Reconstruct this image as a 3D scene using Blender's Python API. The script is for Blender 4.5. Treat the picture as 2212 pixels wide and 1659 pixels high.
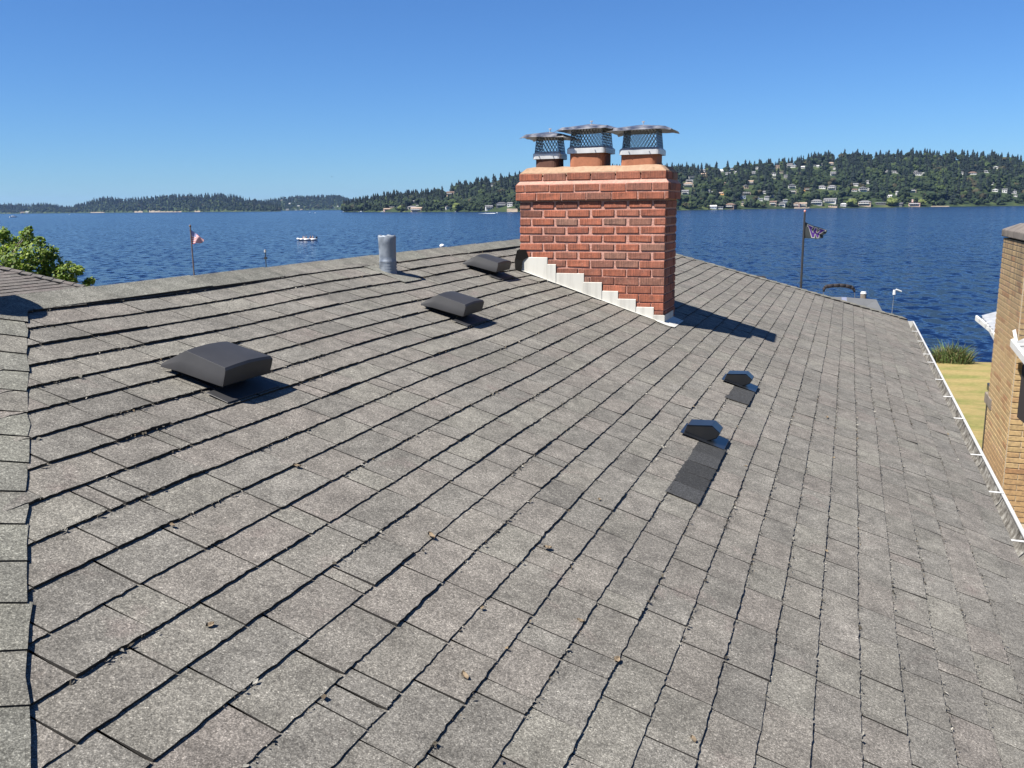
import bpy, bmesh, math, random
import numpy as np
from mathutils import Matrix, Vector

for o in list(bpy.data.objects):
    bpy.data.objects.remove(o)
SC = bpy.context.scene
COL = SC.collection
rng = np.random.default_rng(7)
random.seed(7)

# ------------------------------------------------------------------ camera
CAM = np.array([0., 0., 9.])
F_PX, CX, CY = 1913., 1106., 829.5            # focal length and centre on a 2212 x 1659 picture
PITCH = math.atan((829.5 - 445) / F_PX)
ROLL = math.atan(.0115)
_F = np.array([0, math.cos(PITCH), -math.sin(PITCH)]); _R = np.array([1., 0, 0]); _U = np.cross(_R, _F)
RR = math.cos(ROLL) * _R - math.sin(ROLL) * _U
UU = math.cos(ROLL) * _U + math.sin(ROLL) * _R
cd = bpy.data.cameras.new('camera'); cam = bpy.data.objects.new('camera', cd); COL.objects.link(cam)
cd.sensor_width = 36; cd.lens = F_PX / 2212 * 36; cd.clip_start = .05; cd.clip_end = 60000
cam.matrix_world = Matrix(((RR[0], UU[0], -_F[0], CAM[0]), (RR[1], UU[1], -_F[1], CAM[1]), (RR[2], UU[2], -_F[2], CAM[2]), (0, 0, 0, 1)))
SC.camera = cam

# ------------------------------------------------------------------ sky, sun, exposure
_sa, _se = math.radians(-120.5), math.radians(55.)
SUN = np.array([math.sin(_sa) * math.cos(_se), math.cos(_sa) * math.cos(_se), math.sin(_se)]); SUN /= np.linalg.norm(SUN)
SUN_EL = math.asin(SUN[2]); SUN_AZ = math.atan2(SUN[0], SUN[1])
wd = bpy.data.worlds.new('World'); SC.world = wd; wd.use_nodes = True
nt = wd.node_tree; nt.nodes.clear()
sky = nt.nodes.new('ShaderNodeTexSky'); sky.sky_type = 'NISHITA'; sky.sun_disc = False
sky.sun_elevation = SUN_EL; sky.sun_rotation = SUN_AZ
sky.altitude = 0; sky.air_density = 1.0; sky.dust_density = 0.; sky.ozone_density = 6.0
bg = nt.nodes.new('ShaderNodeBackground'); bg.inputs['Strength'].default_value = .051
wo = nt.nodes.new('ShaderNodeOutputWorld')
wb = nt.nodes.new('ShaderNodeMix'); wb.data_type = 'RGBA'; wb.blend_type = 'MULTIPLY'; wb.inputs[0].default_value = 1.
wb.inputs[7].default_value = (.465, .715, 1.03, 1)          # blue tint on the sky alone, scaled down to dim its fill light
nt.links.new(sky.outputs[0], wb.inputs[6]); nt.links.new(wb.outputs[2], bg.inputs[0]); nt.links.new(bg.outputs[0], wo.inputs[0])
sd = bpy.data.lights.new('sun', 'SUN'); sd.energy = 5.0; sd.angle = math.radians(.53); sd.color = (1, .95, .87)
sun = bpy.data.objects.new('sun', sd); COL.objects.link(sun)
sun.rotation_euler = Vector(-SUN).to_track_quat('-Z', 'Y').to_euler(); sun.location = (-30, -20, 60)
SC.view_settings.view_transform = 'Standard'; SC.view_settings.look = 'None'
SC.view_settings.exposure = 1.25; SC.view_settings.gamma = 1.0; SC.view_settings.use_curve_mapping = False
SC.render.engine = 'CYCLES'
SC.cycles.use_denoising = True
SC.cycles.max_bounces = 6; SC.cycles.diffuse_bounces = 1; SC.cycles.volume_bounces = 0
SC.cycles.use_adaptive_sampling = False

# ------------------------------------------------------------------ projection helpers (place things along a sight line at a real distance)
def ray(x, y):
    d = (x - CX) / F_PX * RR - (y - CY) / F_PX * UU + _F
    return d / np.linalg.norm(d)
def at(x, y, Y):
    r = ray(x, y); return CAM + r * (Y / r[1])
def on_z(x, y, z):
    r = ray(x, y); return CAM + r * ((z - CAM[2]) / r[2])
_d = ray(1838, 446)
AZ = math.atan2(_d[0], _d[1])
A = np.array([math.sin(AZ), math.cos(AZ), 0]); B = np.array([math.cos(AZ), -math.sin(AZ), 0])
SL = 1 / 3.
N = np.array([B[0] * SL, B[1] * SL, 1.]); N /= np.linalg.norm(N)
DN = -1.374 * N[2]
S = B - np.array([0, 0, SL]); S /= np.linalg.norm(S)
def pt(v, u, w=0.): return CAM + DN * N + v * S + u * A + w * N          # point on the big roof slope
def hf(b, a, z): return CAM * [1, 1, 0] + b * B + a * A + np.array([0, 0, z])   # house axes, absolute height
M_HOUSE = Matrix.Rotation(-AZ, 4, 'Z')                                   # local x = B, y = A
_o = pt(0, 0)
M_ROOF = Matrix(((S[0], A[0], N[0], _o[0]), (S[1], A[1], N[1], _o[1]), (S[2], A[2], N[2], _o[2]), (0, 0, 0, 1)))

# ------------------------------------------------------------------ mesh helpers
class MB:
    def __init__(s): s.v = []; s.f = []; s.m = []
    def add(s, vs, fs, mi=0):
        k = len(s.v); s.v += [tuple(map(float, p)) for p in vs]; s.f += [tuple(i + k for i in f) for f in fs]; s.m += [mi] * len(fs); return s
    def box(s, lo, hi, mi=0, M=None):
        x0, y0, z0 = lo; x1, y1, z1 = hi
        vs = [(x0, y0, z0), (x1, y0, z0), (x1, y1, z0), (x0, y1, z0), (x0, y0, z1), (x1, y0, z1), (x1, y1, z1), (x0, y1, z1)]
        if M is not None: vs = [tuple(M @ Vector(p)) for p in vs]
        return s.add(vs, [(0, 3, 2, 1), (4, 5, 6, 7), (0, 1, 5, 4), (1, 2, 6, 5), (2, 3, 7, 6), (3, 0, 4, 7)], mi)
    def tube(s, p, q, r0, r1=None, n=8, mi=0, cap=True):
        r1 = r0 if r1 is None else r1
        p = Vector(p); q = Vector(q); d = (q - p).normalized()
        a = d.orthogonal().normalized(); b = d.cross(a)
        vs = []
        for (c, r) in ((p, r0), (q, r1)):
            for i in range(n):
                t = 2 * math.pi * i / n; vs.append(c + a * (r * math.cos(t)) + b * (r * math.sin(t)))
        fs = [(i, (i + 1) % n, n + (i + 1) % n, n + i) for i in range(n)]
        if cap: fs += [tuple(range(n - 1, -1, -1)), tuple(range(n, 2 * n))]
        return s.add(vs, fs, mi)
    def path(s, pts, r, n=6, mi=0):
        for i in range(len(pts) - 1):
            ra = r[i] if hasattr(r, '__len__') else r; rb = r[i + 1] if hasattr(r, '__len__') else r
            s.tube(pts[i], pts[i + 1], ra, rb, n, mi)
        return s
    def prism(s, poly, h0, h1, axis=2, mi=0):
        n = len(poly)
        def mk(p, h): return (p[0], p[1], h) if axis == 2 else ((p[0], h, p[1]) if axis == 1 else (h, p[0], p[1]))
        vs = [mk(p, h0) for p in poly] + [mk(p, h1) for p in poly]
        fs = [tuple(range(n - 1, -1, -1)), tuple(range(n, 2 * n))] + [(i, (i + 1) % n, n + (i + 1) % n, n + i) for i in range(n)]
        return s.add(vs, fs, mi)
    def loft(s, rings, closed=True, cap=True, mi=0):
        n = len(rings[0]); vs = [p for r in rings for p in r]; fs = []
        for k in range(len(rings) - 1):
            for i in range(n if closed else n - 1):
                j = (i + 1) % n; fs.append((k * n + i, k * n + j, (k + 1) * n + j, (k + 1) * n + i))
        if cap: fs += [tuple(range(n - 1, -1, -1)), tuple((len(rings) - 1) * n + i for i in range(n))]
        return s.add(vs, fs, mi)
    def mesh(s, name, mats=None, smooth=False, bevel=0, seg=2, fix=True):
        me = bpy.data.meshes.new(name); me.from_pydata(s.v, [], s.f)
        if any(s.m): me.polygons.foreach_set('material_index', s.m)
        if fix or bevel:
            bm = bmesh.new(); bm.from_mesh(me)
            bmesh.ops.recalc_face_normals(bm, faces=bm.faces)
            if bevel:
                es = [e for e in bm.edges if len(e.link_faces) == 2 and e.calc_face_angle(0) > .5]
                bmesh.ops.bevel(bm, geom=es, offset=bevel, segments=seg, profile=.5, affect='EDGES', clamp_overlap=True)
            bm.to_mesh(me); bm.free()
        if smooth:
            me.polygons.foreach_set('use_smooth', [True] * len(me.polygons))
        for m in (mats if isinstance(mats, (list, tuple)) else [mats] if mats else []): me.materials.append(m)
        return me

def np_mesh(name, V, F, mat, tint=None, smooth=False, midx=None):
    me = bpy.data.meshes.new(name); V = np.asarray(V, np.float32); F = np.asarray(F, np.int32)
    me.vertices.add(len(V)); me.vertices.foreach_set('co', V.ravel())
    k = F.shape[1]; me.loops.add(F.size); me.loops.foreach_set('vertex_index', F.ravel())
    me.polygons.add(len(F)); me.polygons.foreach_set('loop_start', np.arange(0, F.size, k, dtype=np.int32))
    me.polygons.foreach_set('loop_total', np.full(len(F), k, np.int32))
    me.polygons.foreach_set('use_smooth', np.full(len(F), smooth))
    if midx is not None: me.polygons.foreach_set('material_index', np.asarray(midx, np.int32))
    if tint is not None:
        a = me.attributes.new('tint', 'FLOAT_COLOR', 'POINT'); a.data.foreach_set('color', np.asarray(tint, np.float32).ravel())
    me.update(calc_edges=True)
    for m in (mat if isinstance(mat, (list, tuple)) else [mat]): me.materials.append(m)
    return me

def link(name, me, parent=None, M=None):
    o = bpy.data.objects.new(name, me); COL.objects.link(o)
    if M is not None: o.matrix_basis = M
    if parent is not None: o.parent = parent
    return o
def tag(o, label=None, cat=None, group=None, kind=None):
    if label: o['label'] = label
    if cat: o['category'] = cat
    if group: o['group'] = group
    if kind: o['kind'] = kind
    return o
def thing(name, label, cat, M=None, group=None):
    o = bpy.data.objects.new(name, None); COL.objects.link(o); o.empty_display_size = .1
    if M is not None: o.matrix_basis = M
    return tag(o, label, cat, group)
def copy_tree(o, parent=None):
    c = o.copy(); COL.objects.link(c); c.parent = parent
    for ch in o.children: copy_tree(ch, c)
    return c
def T(p): return Matrix.Translation(Vector([float(c) for c in p]))

# ------------------------------------------------------------------ materials
ALB = .82                                      # all albedos, calibrated once against the exposure
class Mat:
    def __init__(s, name, rough=.7, color=(.5, .5, .5), metal=0., spec=.5):
        s.m = bpy.data.materials.new(name); s.m.use_nodes = True; s.t = s.m.node_tree
        s.p = s.t.nodes['Principled BSDF']; s.out = s.t.nodes['Material Output']
        s.p.inputs['Base Color'].default_value = (*color, 1); s.p.inputs['Roughness'].default_value = rough
        s.p.inputs['Metallic'].default_value = metal; s.p.inputs['Specular IOR Level'].default_value = spec
    def n(s, typ, **kw):
        nd = s.t.nodes.new('ShaderNode' + typ)
        for k, v in kw.items():
            if k in nd.inputs: nd.inputs[k].default_value = v
            else: setattr(nd, k, v)
        return nd
    def l(s, a, b): s.t.links.new(a, b)
    def pos(s, kind='world', scale=(1, 1, 1), rot=(0, 0, 0)):
        mp = s.n('Mapping'); mp.inputs['Scale'].default_value = scale; mp.inputs['Rotation'].default_value = rot
        if kind == 'world': s.l(s.n('NewGeometry').outputs['Position'], mp.inputs[0])
        else: s.l(s.n('TexCoord').outputs['Object'], mp.inputs[0])
        return mp.outputs[0]
    def noise(s, vec, scale, detail=3, rough=.55):
        nd = s.n('TexNoise'); nd.inputs['Scale'].default_value = scale; nd.inputs['Detail'].default_value = detail
        nd.inputs['Roughness'].default_value = rough; s.l(vec, nd.inputs['Vector']); return nd.outputs['Fac']
    def ramp(s, fac, stops, interp='LINEAR'):
        nd = s.n('ValToRGB'); e = nd.color_ramp.elements; nd.color_ramp.interpolation = interp
        while len(e) > 1: e.remove(e[-1])
        for i, (p, c) in enumerate(stops):
            el = e[0] if i == 0 else e.new(p); el.position = p
            el.color = (*c, 1) if hasattr(c, '__len__') else (c, c, c, 1)
        s.l(fac, nd.inputs[0]); return nd.outputs['Color']
    def mix(s, fac, a, b, mode='MIX'):
        nd = s.n('Mix', data_type='RGBA', blend_type=mode)
        for sock, v in ((nd.inputs[0], fac), (nd.inputs[6], a), (nd.inputs[7], b)):
            if isinstance(v, (int, float)): sock.default_value = v if sock.type == 'VALUE' else (v, v, v, 1)
            elif isinstance(v, tuple): sock.default_value = (*v, 1)
            else: s.l(v, sock)
        return nd.outputs[2]
    def math(s, op, a, b=0.):
        nd = s.n('Math', operation=op)
        for sock, v in ((nd.inputs[0], a), (nd.inputs[1], b)):
            if isinstance(v, (int, float)): sock.default_value = v
            else: s.l(v, sock)
        return nd.outputs[0]
    def col(s, sock): s.l(s.mix(1., sock, (ALB, ALB, ALB), 'MULTIPLY'), s.p.inputs['Base Color'])
    def rgh(s, sock): s.l(sock, s.p.inputs['Roughness'])
    def bump(s, h, dist=.002, strength=1., prev=None):
        nd = s.n('Bump'); nd.inputs['Strength'].default_value = strength; nd.inputs['Distance'].default_value = dist
        s.l(h, nd.inputs['Height'])
        if prev is not None: s.l(prev, nd.inputs['Normal'])
        s.l(nd.outputs[0], s.p.inputs['Normal']); return nd.outputs[0]

def simple(name, color, rough=.6, metal=0., var=.15, scale=8., spec=.5, bump=0.):
    m = Mat(name, rough, color, metal, spec); v = m.pos('obj'); f = m.noise(v, scale, 4)
    lo = tuple(c * (1 - var) for c in color); hi = tuple(min(1, c * (1 + var)) for c in color)
    m.col(m.ramp(f, [(.3, lo), (.7, hi)]))
    if bump: m.bump(f, bump)
    return m.m

def shingle_mat(name, base=(.174, .164, .145), dark=False):
    m = Mat(name, .93, base, 0, .25); w = m.pos('world')
    att = m.n('Attribute', attribute_name='tint'); rnd = m.n('ObjectInfo').outputs['Random']
    use = m.math('GREATER_THAN', att.outputs['Fac'], .001)
    tv = m.math('ADD', m.math('MULTIPLY', use, att.outputs['Fac']), m.math('MULTIPLY', m.math('SUBTRACT', 1., use), rnd))
    b = np.array(base)
    if dark:
        c0 = m.ramp(tv, [(0, tuple(b * .75)), (1, tuple(b * 1.3))])
    else:
        c0 = m.ramp(tv, [(0, tuple(b * (.84, .84, .84))), (.12, tuple(b * (.93, .93, .925))), (.25, tuple(b * (.98, .985, .98))), (.5, tuple(b * (1.02, .985, .98))), (.7, tuple(b * (.95, .95, .935))), (.88, tuple(b * (1.05, 1.06, 1.03))), (1, tuple(b * (1.03, .98, .98)))])
        # weathering blotches that run over several tabs
        blot = m.mix(1., m.ramp(m.noise(w, 2.2, 4), [(.3, .85), (.7, 1.14)]), m.ramp(m.noise(w, 13., 4, .6), [(.3, .74), (.7, 1.22)]), 'MULTIPLY')
        c0 = m.mix(1., c0, blot, 'MULTIPLY')
        pink = m.ramp(m.noise(w, 5.5, 3), [(.62, 0.), (.76, .45)])
        c0 = m.mix(pink, c0, (base[0] * 1.12, base[1] * .96, base[2] * .98))
        dirt = m.ramp(m.noise(w, 9., 5, .65), [(.56, 0.), (.78, .42)])
        c0 = m.mix(dirt, c0, (.085, .080, .072))
    g1 = m.noise(w, 260., 2, .75)                       # mineral granules
    g2 = m.noise(w, 105., 3, .65)
    gr = m.ramp(g1, [(.28, .25), (.45, .75), (.55, 1.05), (.64, 1.6), (.74, 3.4)])
    c1 = m.mix(.85, c0, gr, 'MULTIPLY')
    gr2 = m.ramp(g2, [(.28, .50), (.5, 1.), (.72, 1.55)])
    c2 = m.mix(.85, c1, gr2, 'MULTIPLY')
    m.col(c2)
    nb = m.bump(g2, .004, .55); m.bump(g1, .0018, .5, nb)
    return m.m

def brick_mat(name, stops, stripe=True):
    m = Mat(name, .85, (.3, .1, .07), 0, .3); rnd = m.n('ObjectInfo').outputs['Random']
    att = m.n('Attribute', attribute_name='tint'); use = m.math('GREATER_THAN', att.outputs['Fac'], .001)
    tv = m.math('ADD', m.math('MULTIPLY', use, att.outputs['Fac']), m.math('MULTIPLY', m.math('SUBTRACT', 1., use), rnd))
    c = m.ramp(tv, stops); w = m.pos('world')
    c = m.mix(m.ramp(m.noise(w, 22., 4), [(.42, 0.), (.70, .5)]), c, (.085, .05, .042))
    c = m.mix(m.ramp(m.noise(w, 45., 4), [(.58, 0.), (.75, .4)]), c, (.45, .24, .17))
    h = m.noise(w, 120., 3)
    if stripe:
        st = m.noise(m.pos('obj', (150, 150, 6)), 1., 2)
        c = m.mix(1., c, m.ramp(st, [(.3, .62), (.6, 1.15)]), 'MULTIPLY'); h = m.math('ADD', h, st)
    if not stripe:                                 # sooty runs below the cap
        sp = m.n('SeparateXYZ'); m.l(m.n('NewGeometry').outputs['Position'], sp.inputs[0])
        hi = m.n('MapRange'); m.l(sp.outputs['Z'], hi.inputs[0]); hi.inputs[1].default_value = 6.9; hi.inputs[2].default_value = 8.4
        run = m.ramp(m.noise(m.pos('world', (7, 7, .6)), 1., 4), [(.35, .15), (.62, 1.)])
        c = m.mix(m.math('MULTIPLY', m.math('MULTIPLY', run, hi.outputs[0]), .8), c, (.075, .06, .045))
    m.col(c); m.bump(h, .003, .7); return m.m

MT = {}
MT['shingle'] = shingle_mat('shingle_grey')
MT['cap'] = shingle_mat('shingle_cap', (.172, .169, .146))
MT['patch'] = shingle_mat('shingle_patch_dark', (.040, .041, .042), True)
MT['brown_shingle'] = shingle_mat('shingle_brown', (.150, .137, .126))
MT['felt'] = simple('roofing_felt', (.020, .018, .016), .95)
MT['asphalt'] = simple('shingle_asphalt_edge', (.016, .014, .012), .9, 0, .4, 60.)
MT['brick'] = brick_mat('brick_red', [(0, (.18, .072, .05)), (.22, (.30, .098, .055)), (.45, (.34, .112, .064)), (.6, (.23, .10, .07)), (.72, (.37, .125, .072)), (.88, (.27, .088, .055)), (1, (.22, .135, .10))])
MT['tanbrick'] = brick_mat('brick_tan', [(0, (.42, .30, .15)), (.5, (.48, .345, .175)), (.8, (.45, .30, .15)), (.93, (.34, .19, .09)), (1, (.50, .35, .20))], False)
def mortar_mat(nm, c):
    m = Mat(nm, .95, c, 0, .2); w = m.pos('world'); f = m.noise(w, 60., 5, .7)
    m.col(m.mix(m.ramp(m.noise(w, 9., 3), [(.45, 0.), (.75, .5)]), m.ramp(f, [(.3, tuple(x * .75 for x in c)), (.7, tuple(min(.9, x * 1.15) for x in c))]), tuple(x * .55 for x in c)))
    m.bump(f, .006); return m.m
MT['mortar'] = mortar_mat('mortar_pink', (.52, .285, .225))
MT['tanmortar'] = mortar_mat('mortar_cream', (.55, .45, .32))
m_ = Mat('crown_concrete', .9, (.5, .4, .28), 0, .3); w_ = m_.pos('world')
m_.col(m_.mix(m_.ramp(m_.noise(w_, 4.5, 4), [(.5, 0.), (.72, .6)]), m_.ramp(m_.noise(w_, 30., 4), [(.3, (.30, .195, .128)), (.7, (.40, .27, .18))]), (.22, .15, .095)))
m_.bump(m_.noise(w_, 40., 4), .006); MT['crown'] = m_.m
def clay(nm, c, soot):
    m = Mat(nm, .8, c, 0, .3); w = m.pos('world')
    m.col(m.mix(m.ramp(m.noise(w, 9., 3), [(.52, 0.), (.75, soot)]), m.ramp(m.noise(w, 40., 3), [(.3, tuple(x * .86 for x in c)), (.7, tuple(x * 1.1 for x in c))]), (.10, .05, .035)))
    return m.m
MT['clay'] = clay('flue_clay_orange', (.34, .135, .072), .25); MT['clay_dark'] = clay('flue_clay_sooty', (.105, .05, .035), .5)
def metal(nm, c, r, dirt=.2, sc=14.):
    m = Mat(nm, r, c, 1.0); v = m.pos('obj'); f = m.noise(v, sc, 4)
    m.col(m.ramp(f, [(.35, tuple(x * (1 - dirt) for x in c)), (.65, c)])); m.rgh(m.ramp(f, [(.3, r * .7), (.7, min(1, r * 1.4))]))
    m.bump(m.noise(v, 9., 2), .004, .5); return m.m
MT['steel'] = metal('stainless_steel', (.52, .52, .53), .42)
MT['steel_band'] = simple('aluminium_band', (.62, .615, .60), .4, .35, .1, 12.)
MT['galv'] = metal('galvanised_lead', (.36, .40, .45), .68, .3)
MT['mesh_wire'] = metal('expanded_mesh', (.30, .33, .36), .35, .3)
MT['vent_black'] = simple('vent_black_plastic', (.030, .030, .032), .58, 0, .2, 6., .4)
MT['vent_dark'] = simple('vent_inside', (.006, .006, .006), .9)
MT['hood_black'] = simple('hood_black_gloss', (.012, .013, .015), .28, 0, .2, 10.)
MT['flash'] = None
m_ = Mat('step_flashing_white', .55, (.5, .5, .47), 0, .4)
m_.col(m_.mix(1., m_.mix(m_.ramp(m_.noise(m_.pos('world', (22, 22, 2.)), 1., 4), [(.46, 0.), (.72, .6)]), (.56, .55, .50), (.33, .32, .29)), m_.ramp(m_.n('ObjectInfo').outputs['Random'], [(0., .82), (1., 1.05)]), 'MULTIPLY'))
MT['flash'] = m_.m
MT['rubber'] = simple('rubber_boot', (.008, .0075, .007), .9, 0, .2, 8., .08)
m_ = Mat('gutter_white', .45, (.8, .8, .8), 0, .5)
m_.col(m_.mix(m_.ramp(m_.noise(m_.pos('world'), 3., 5, .7), [(.45, 0.), (.72, .35)]), (.52, .52, .50), (.28, .27, .25))); MT['gutter'] = m_.m
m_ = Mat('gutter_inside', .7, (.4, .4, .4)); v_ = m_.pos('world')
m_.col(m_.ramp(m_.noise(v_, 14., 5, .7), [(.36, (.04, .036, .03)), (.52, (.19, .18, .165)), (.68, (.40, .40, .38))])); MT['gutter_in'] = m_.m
MT['white'] = simple('white_paint', (.62, .62, .60), .45, 0, .06)
MT['wall'] = simple('house_wall_paint', (.55, .52, .46), .7)
MT['wood'] = simple('weathered_wood', (.20, .165, .13), .85, 0, .35, 5.)
MT['pole'] = simple('pole_dark_metal', (.035, .033, .035), .4)
MT['pole_brown'] = simple('pole_brown_wood', (.13, .085, .065), .6)
MT['canvas_grey'] = simple('canvas_grey', (.10, .105, .11), .85, 0, .1, 2.)
MT['canvas_blue'] = simple('canvas_bluegrey', (.17, .19, .27), .8, 0, .1, 2.)
MT['canvas_black'] = simple('canvas_black', (.018, .013, .014), .85)
MT['glass'] = simple('window_glass_dark', (.03, .035, .045), .15, 0, .2, 1.)
MT['leaf_dry'] = simple('dry_leaf_brown', (.20, .15, .095), .9, 0, .5, 30.)
m_ = Mat('litter', .95, (.1, .08, .06)); att_ = m_.n('Attribute', attribute_name='tint'); m_.col(att_.outputs['Color']); MT['litter'] = m_.m
m_ = Mat('corrugated_metal', .45, (.7, .7, .7), 0, .5); m_.col(m_.ramp(m_.noise(m_.pos('world'), 5., 4), [(.35, (.28, .29, .30)), (.65, (.40, .41, .42))])); MT['corr'] = m_.m

# ------------------------------------------------------------------ roof geometry constants
V_RIDGE, V_EAVE = -2.84, 1.33
HIP0 = (2.481, -2.84)                        # u, v where the near hip meets the ridge
def u_near(v): return HIP0[0] - (v - HIP0[1]) * .8729
def u_far(v): return 11.25 + (v + 2.885) * .609
COURSES = [-2.83 + .1385 * k for k in range(14)]
while COURSES[-1] < V_EAVE - .06: COURSES.append(COURSES[-1] + .1316)
COURSES[-1] = V_EAVE
CH_A0, CH_A1, CH_B0, CH_B1 = 6.955, 7.425, -2.542, -1.34       # chimney shaft
def zroof(b): return 9 - 1.374 - b / 3
def v_of_b(b): return (b + .4122) / .94868
def sag(v, u):                               # slow waviness of the old deck
    return .006 * np.sin(u * 1.35 + .6) * np.sin(v * 1.9 + .4) + .004 * np.sin(u * 3.1 + v * 2.3) - .010 * np.exp(-((v - 1.33) / .22) ** 2)

# ---------- house root and big parts
Z_GROUND = 4.75
M_H = T(hf(-3.15, 6.3, Z_GROUND)) @ M_HOUSE
house = thing('lakeside_house', 'low house with the grey shingled hip roof filling the foreground', 'house', M_H)
Hi = M_H.inverted()
def hloc(b, a, z): return Hi @ Vector(hf(b, a, z))
m = MB()
b_e = -.4122 + .94868 * V_EAVE; b_r = -.4122 + .94868 * V_RIDGE; b_l = 2 * b_r - b_e
z_e = zroof(b_e); z_r = zroof(b_r); a_n = HIP0[0] - (z_r - z_e) / .362; a_f = u_far(V_EAVE)
apex_n, apex_f = (b_r, HIP0[0], z_r), (b_r, u_far(V_RIDGE), z_r)
c_nr, c_fr, c_nl, c_fl = (b_e, a_n, z_e), (b_e, a_f, z_e), (b_l, a_n, z_e), (b_l, a_f, z_e)
dz = -.022
def low(p): return tuple(hloc(p[0], p[1], p[2] + dz))
deck = MB().add([low(p) for p in (apex_n, apex_f, c_nr, c_fr, c_nl, c_fl)], [(0, 2, 3, 1), (0, 1, 5, 4), (0, 4, 2), (1, 3, 5)])
link('roof_deck', deck.mesh('roof_deck', MT['felt']), house)
wl = MB()
for (p, q) in (((b_e - .5, a_n + .5), (b_e - .5, a_f - .5)), ((b_e - .5, a_f - .5), (b_l + .5, a_f - .5)), ((b_l + .5, a_f - .5), (b_l + .5, a_n + .5)), ((b_l + .5, a_n + .5), (b_e - .5, a_n + .5))):
    wl.add([hloc(*p, Z_GROUND - .2), hloc(*q, Z_GROUND - .2), hloc(*q, z_e + .05), hloc(*p, z_e + .05)], [(0, 1, 2, 3)])
link('wall', wl.mesh('house_wall', MT['wall']), house)
sf = MB().add([hloc(b_e - .02, a_n + .02, z_e - .14), hloc(b_e - .02, a_f - .02, z_e - .14), hloc(b_l + .02, a_f - .02, z_e - .14), hloc(b_l + .02, a_n + .02, z_e - .14)], [(0, 1, 2, 3)])
for (p, q) in (((b_e - .02, a_n + .02), (b_e - .02, a_f - .02)), ((b_e - .02, a_f - .02), (b_l + .02, a_f - .02)), ((b_l + .02, a_f - .02), (b_l + .02, a_n + .02)), ((b_l + .02, a_n + .02), (b_e - .02, a_n + .02))):
    sf.add([hloc(*p, z_e - .14), hloc(*q, z_e - .14), hloc(*q, z_e - .025), hloc(*p, z_e - .025)], [(0, 1, 2, 3)])
link('fascia', sf.mesh('fascia', MT['white']), house)

# ---------- shingles on the big slope
roof = bpy.data.objects.new('shingle_slope', None); COL.objects.link(roof); roof.parent = house; roof.matrix_basis = Hi @ M_ROOF
NU, PROF = 15, ((-.018, -.0035), (0., -.0015), (.55, .0022), (1., .0))
def tab(u0, u1, v0, v1, seed, clip=True):
    """one shingle tab: ragged butt edge towards the eave, head tucked under the course above"""
    r = np.random.default_rng(seed)
    t = .0038 + r.uniform(-.0006, .0026) + (.003 if r.random() < .10 else 0) + .0026 * min(1., max(0., -.9 - v0)); e = v1 - v0
    us = np.linspace(0, 1, NU)
    jag = r.normal(0, .0013, NU) + r.uniform(-.003, .003) * (us - .5)
    lift = t + r.normal(0, .0004, NU) + r.uniform(-.001, .0015) * us
    jl, jr = r.normal(0, .0012, 2)
    vs = []
    for k, (s, _) in enumerate(PROF):
        if k == 0: vv = np.full(NU, v0 - .018); ww = np.full(NU, -.0045)
        elif k == 1: vv = np.full(NU, v0); ww = np.full(NU, -.001)
        else: vv = v0 + (e + jag) * s; ww = lift * s ** 1.35
        uu = u0 + jl * s + (u1 - u0 + (jr - jl) * s) * us
        vs.append(np.stack([vv, uu, ww], 1))
    vv = v0 + (e + jag) - .001; vs.append(np.stack([vv, vs[-1][:, 1], np.full(NU, -.004)], 1))      # butt bottom
    P = np.concatenate(vs)
    if clip:
        lo = u_near(P[:, 0]) + .004; hi = u_far(P[:, 0]) - .004
        P[:, 1] = np.minimum(np.maximum(P[:, 1], lo), hi)
    P[:, 2] += sag(P[:, 0], P[:, 1])
    n = NU; F = []
    for k in range(4):
        for i in range(n - 1): F.append((k * n + i, (k + 1) * n + i, (k + 1) * n + i + 1, k * n + i + 1))
    for i in (0, n - 1):                                 # side walls
        q = [k * n + i for k in range(5)]
        F += [(q[1], q[2], q[3], q[4])]
    return P, F
TAB_MI = [0] * (3 * (NU - 1)) + [1] * (NU - 1) + [1] * 2
def tab_mesh(name, V, F, mats):
    me = bpy.data.meshes.new(name); me.from_pydata([tuple(p) for p in V], [], F); me.polygons.foreach_set('material_index', TAB_MI)
    for m in mats: me.materials.append(m)
    return me
def gen_tabs(courses, ulo, uhi, seed):
    r = np.random.default_rng(seed); out = []
    for k in range(len(courses) - 1):
        v0, v1 = courses[k], courses[k + 1]
        lo, hi = ulo(v1) - .02, uhi(v1) + .02
        if ulo(v0) < ulo(v1): lo = ulo(v0) - .02
        u = lo - r.uniform(0, .28)
        while u < hi:
            w = r.normal(.252, .02) if r.random() > .17 else r.uniform(.05, .13)
            gap = r.uniform(.0045, .0075) if r.random() < .85 else .0022
            a, b = max(u, lo), min(u + w, hi)
            if b - a > .02: out.append((a + gap / 2, b - gap / 2, v0, v1))
            u += w
    return out
tabs = gen_tabs(COURSES, u_near, u_far, 11)
def px(P):
    d = np.asarray(P) - CAM; z = d @ _F
    return CX + F_PX * (d @ RR) / z, CY - F_PX * (d @ UU) / z, z
def tab_area(t):
    c = [pt(t[2], t[0]), pt(t[2], t[1]), pt(t[3], t[1]), pt(t[3], t[0])]
    q = [px(p) for p in c]
    if min(p[2] for p in q) < .3: return 0
    if max(p[0] for p in q) < 0 or min(p[0] for p in q) > 2212 or min(p[1] for p in q) > 1659: return 0
    return abs(sum(q[i][0] * q[(i + 1) % 4][1] - q[(i + 1) % 4][0] * q[i][1] for i in range(4))) / 2
vA, vB = v_of_b(CH_B0), v_of_b(CH_B1)
def under_chimney(t): return t[0] > CH_A0 + .02 and t[1] < CH_A1 - .02 and t[2] > vA + .02 and t[3] < vB - .02
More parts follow.
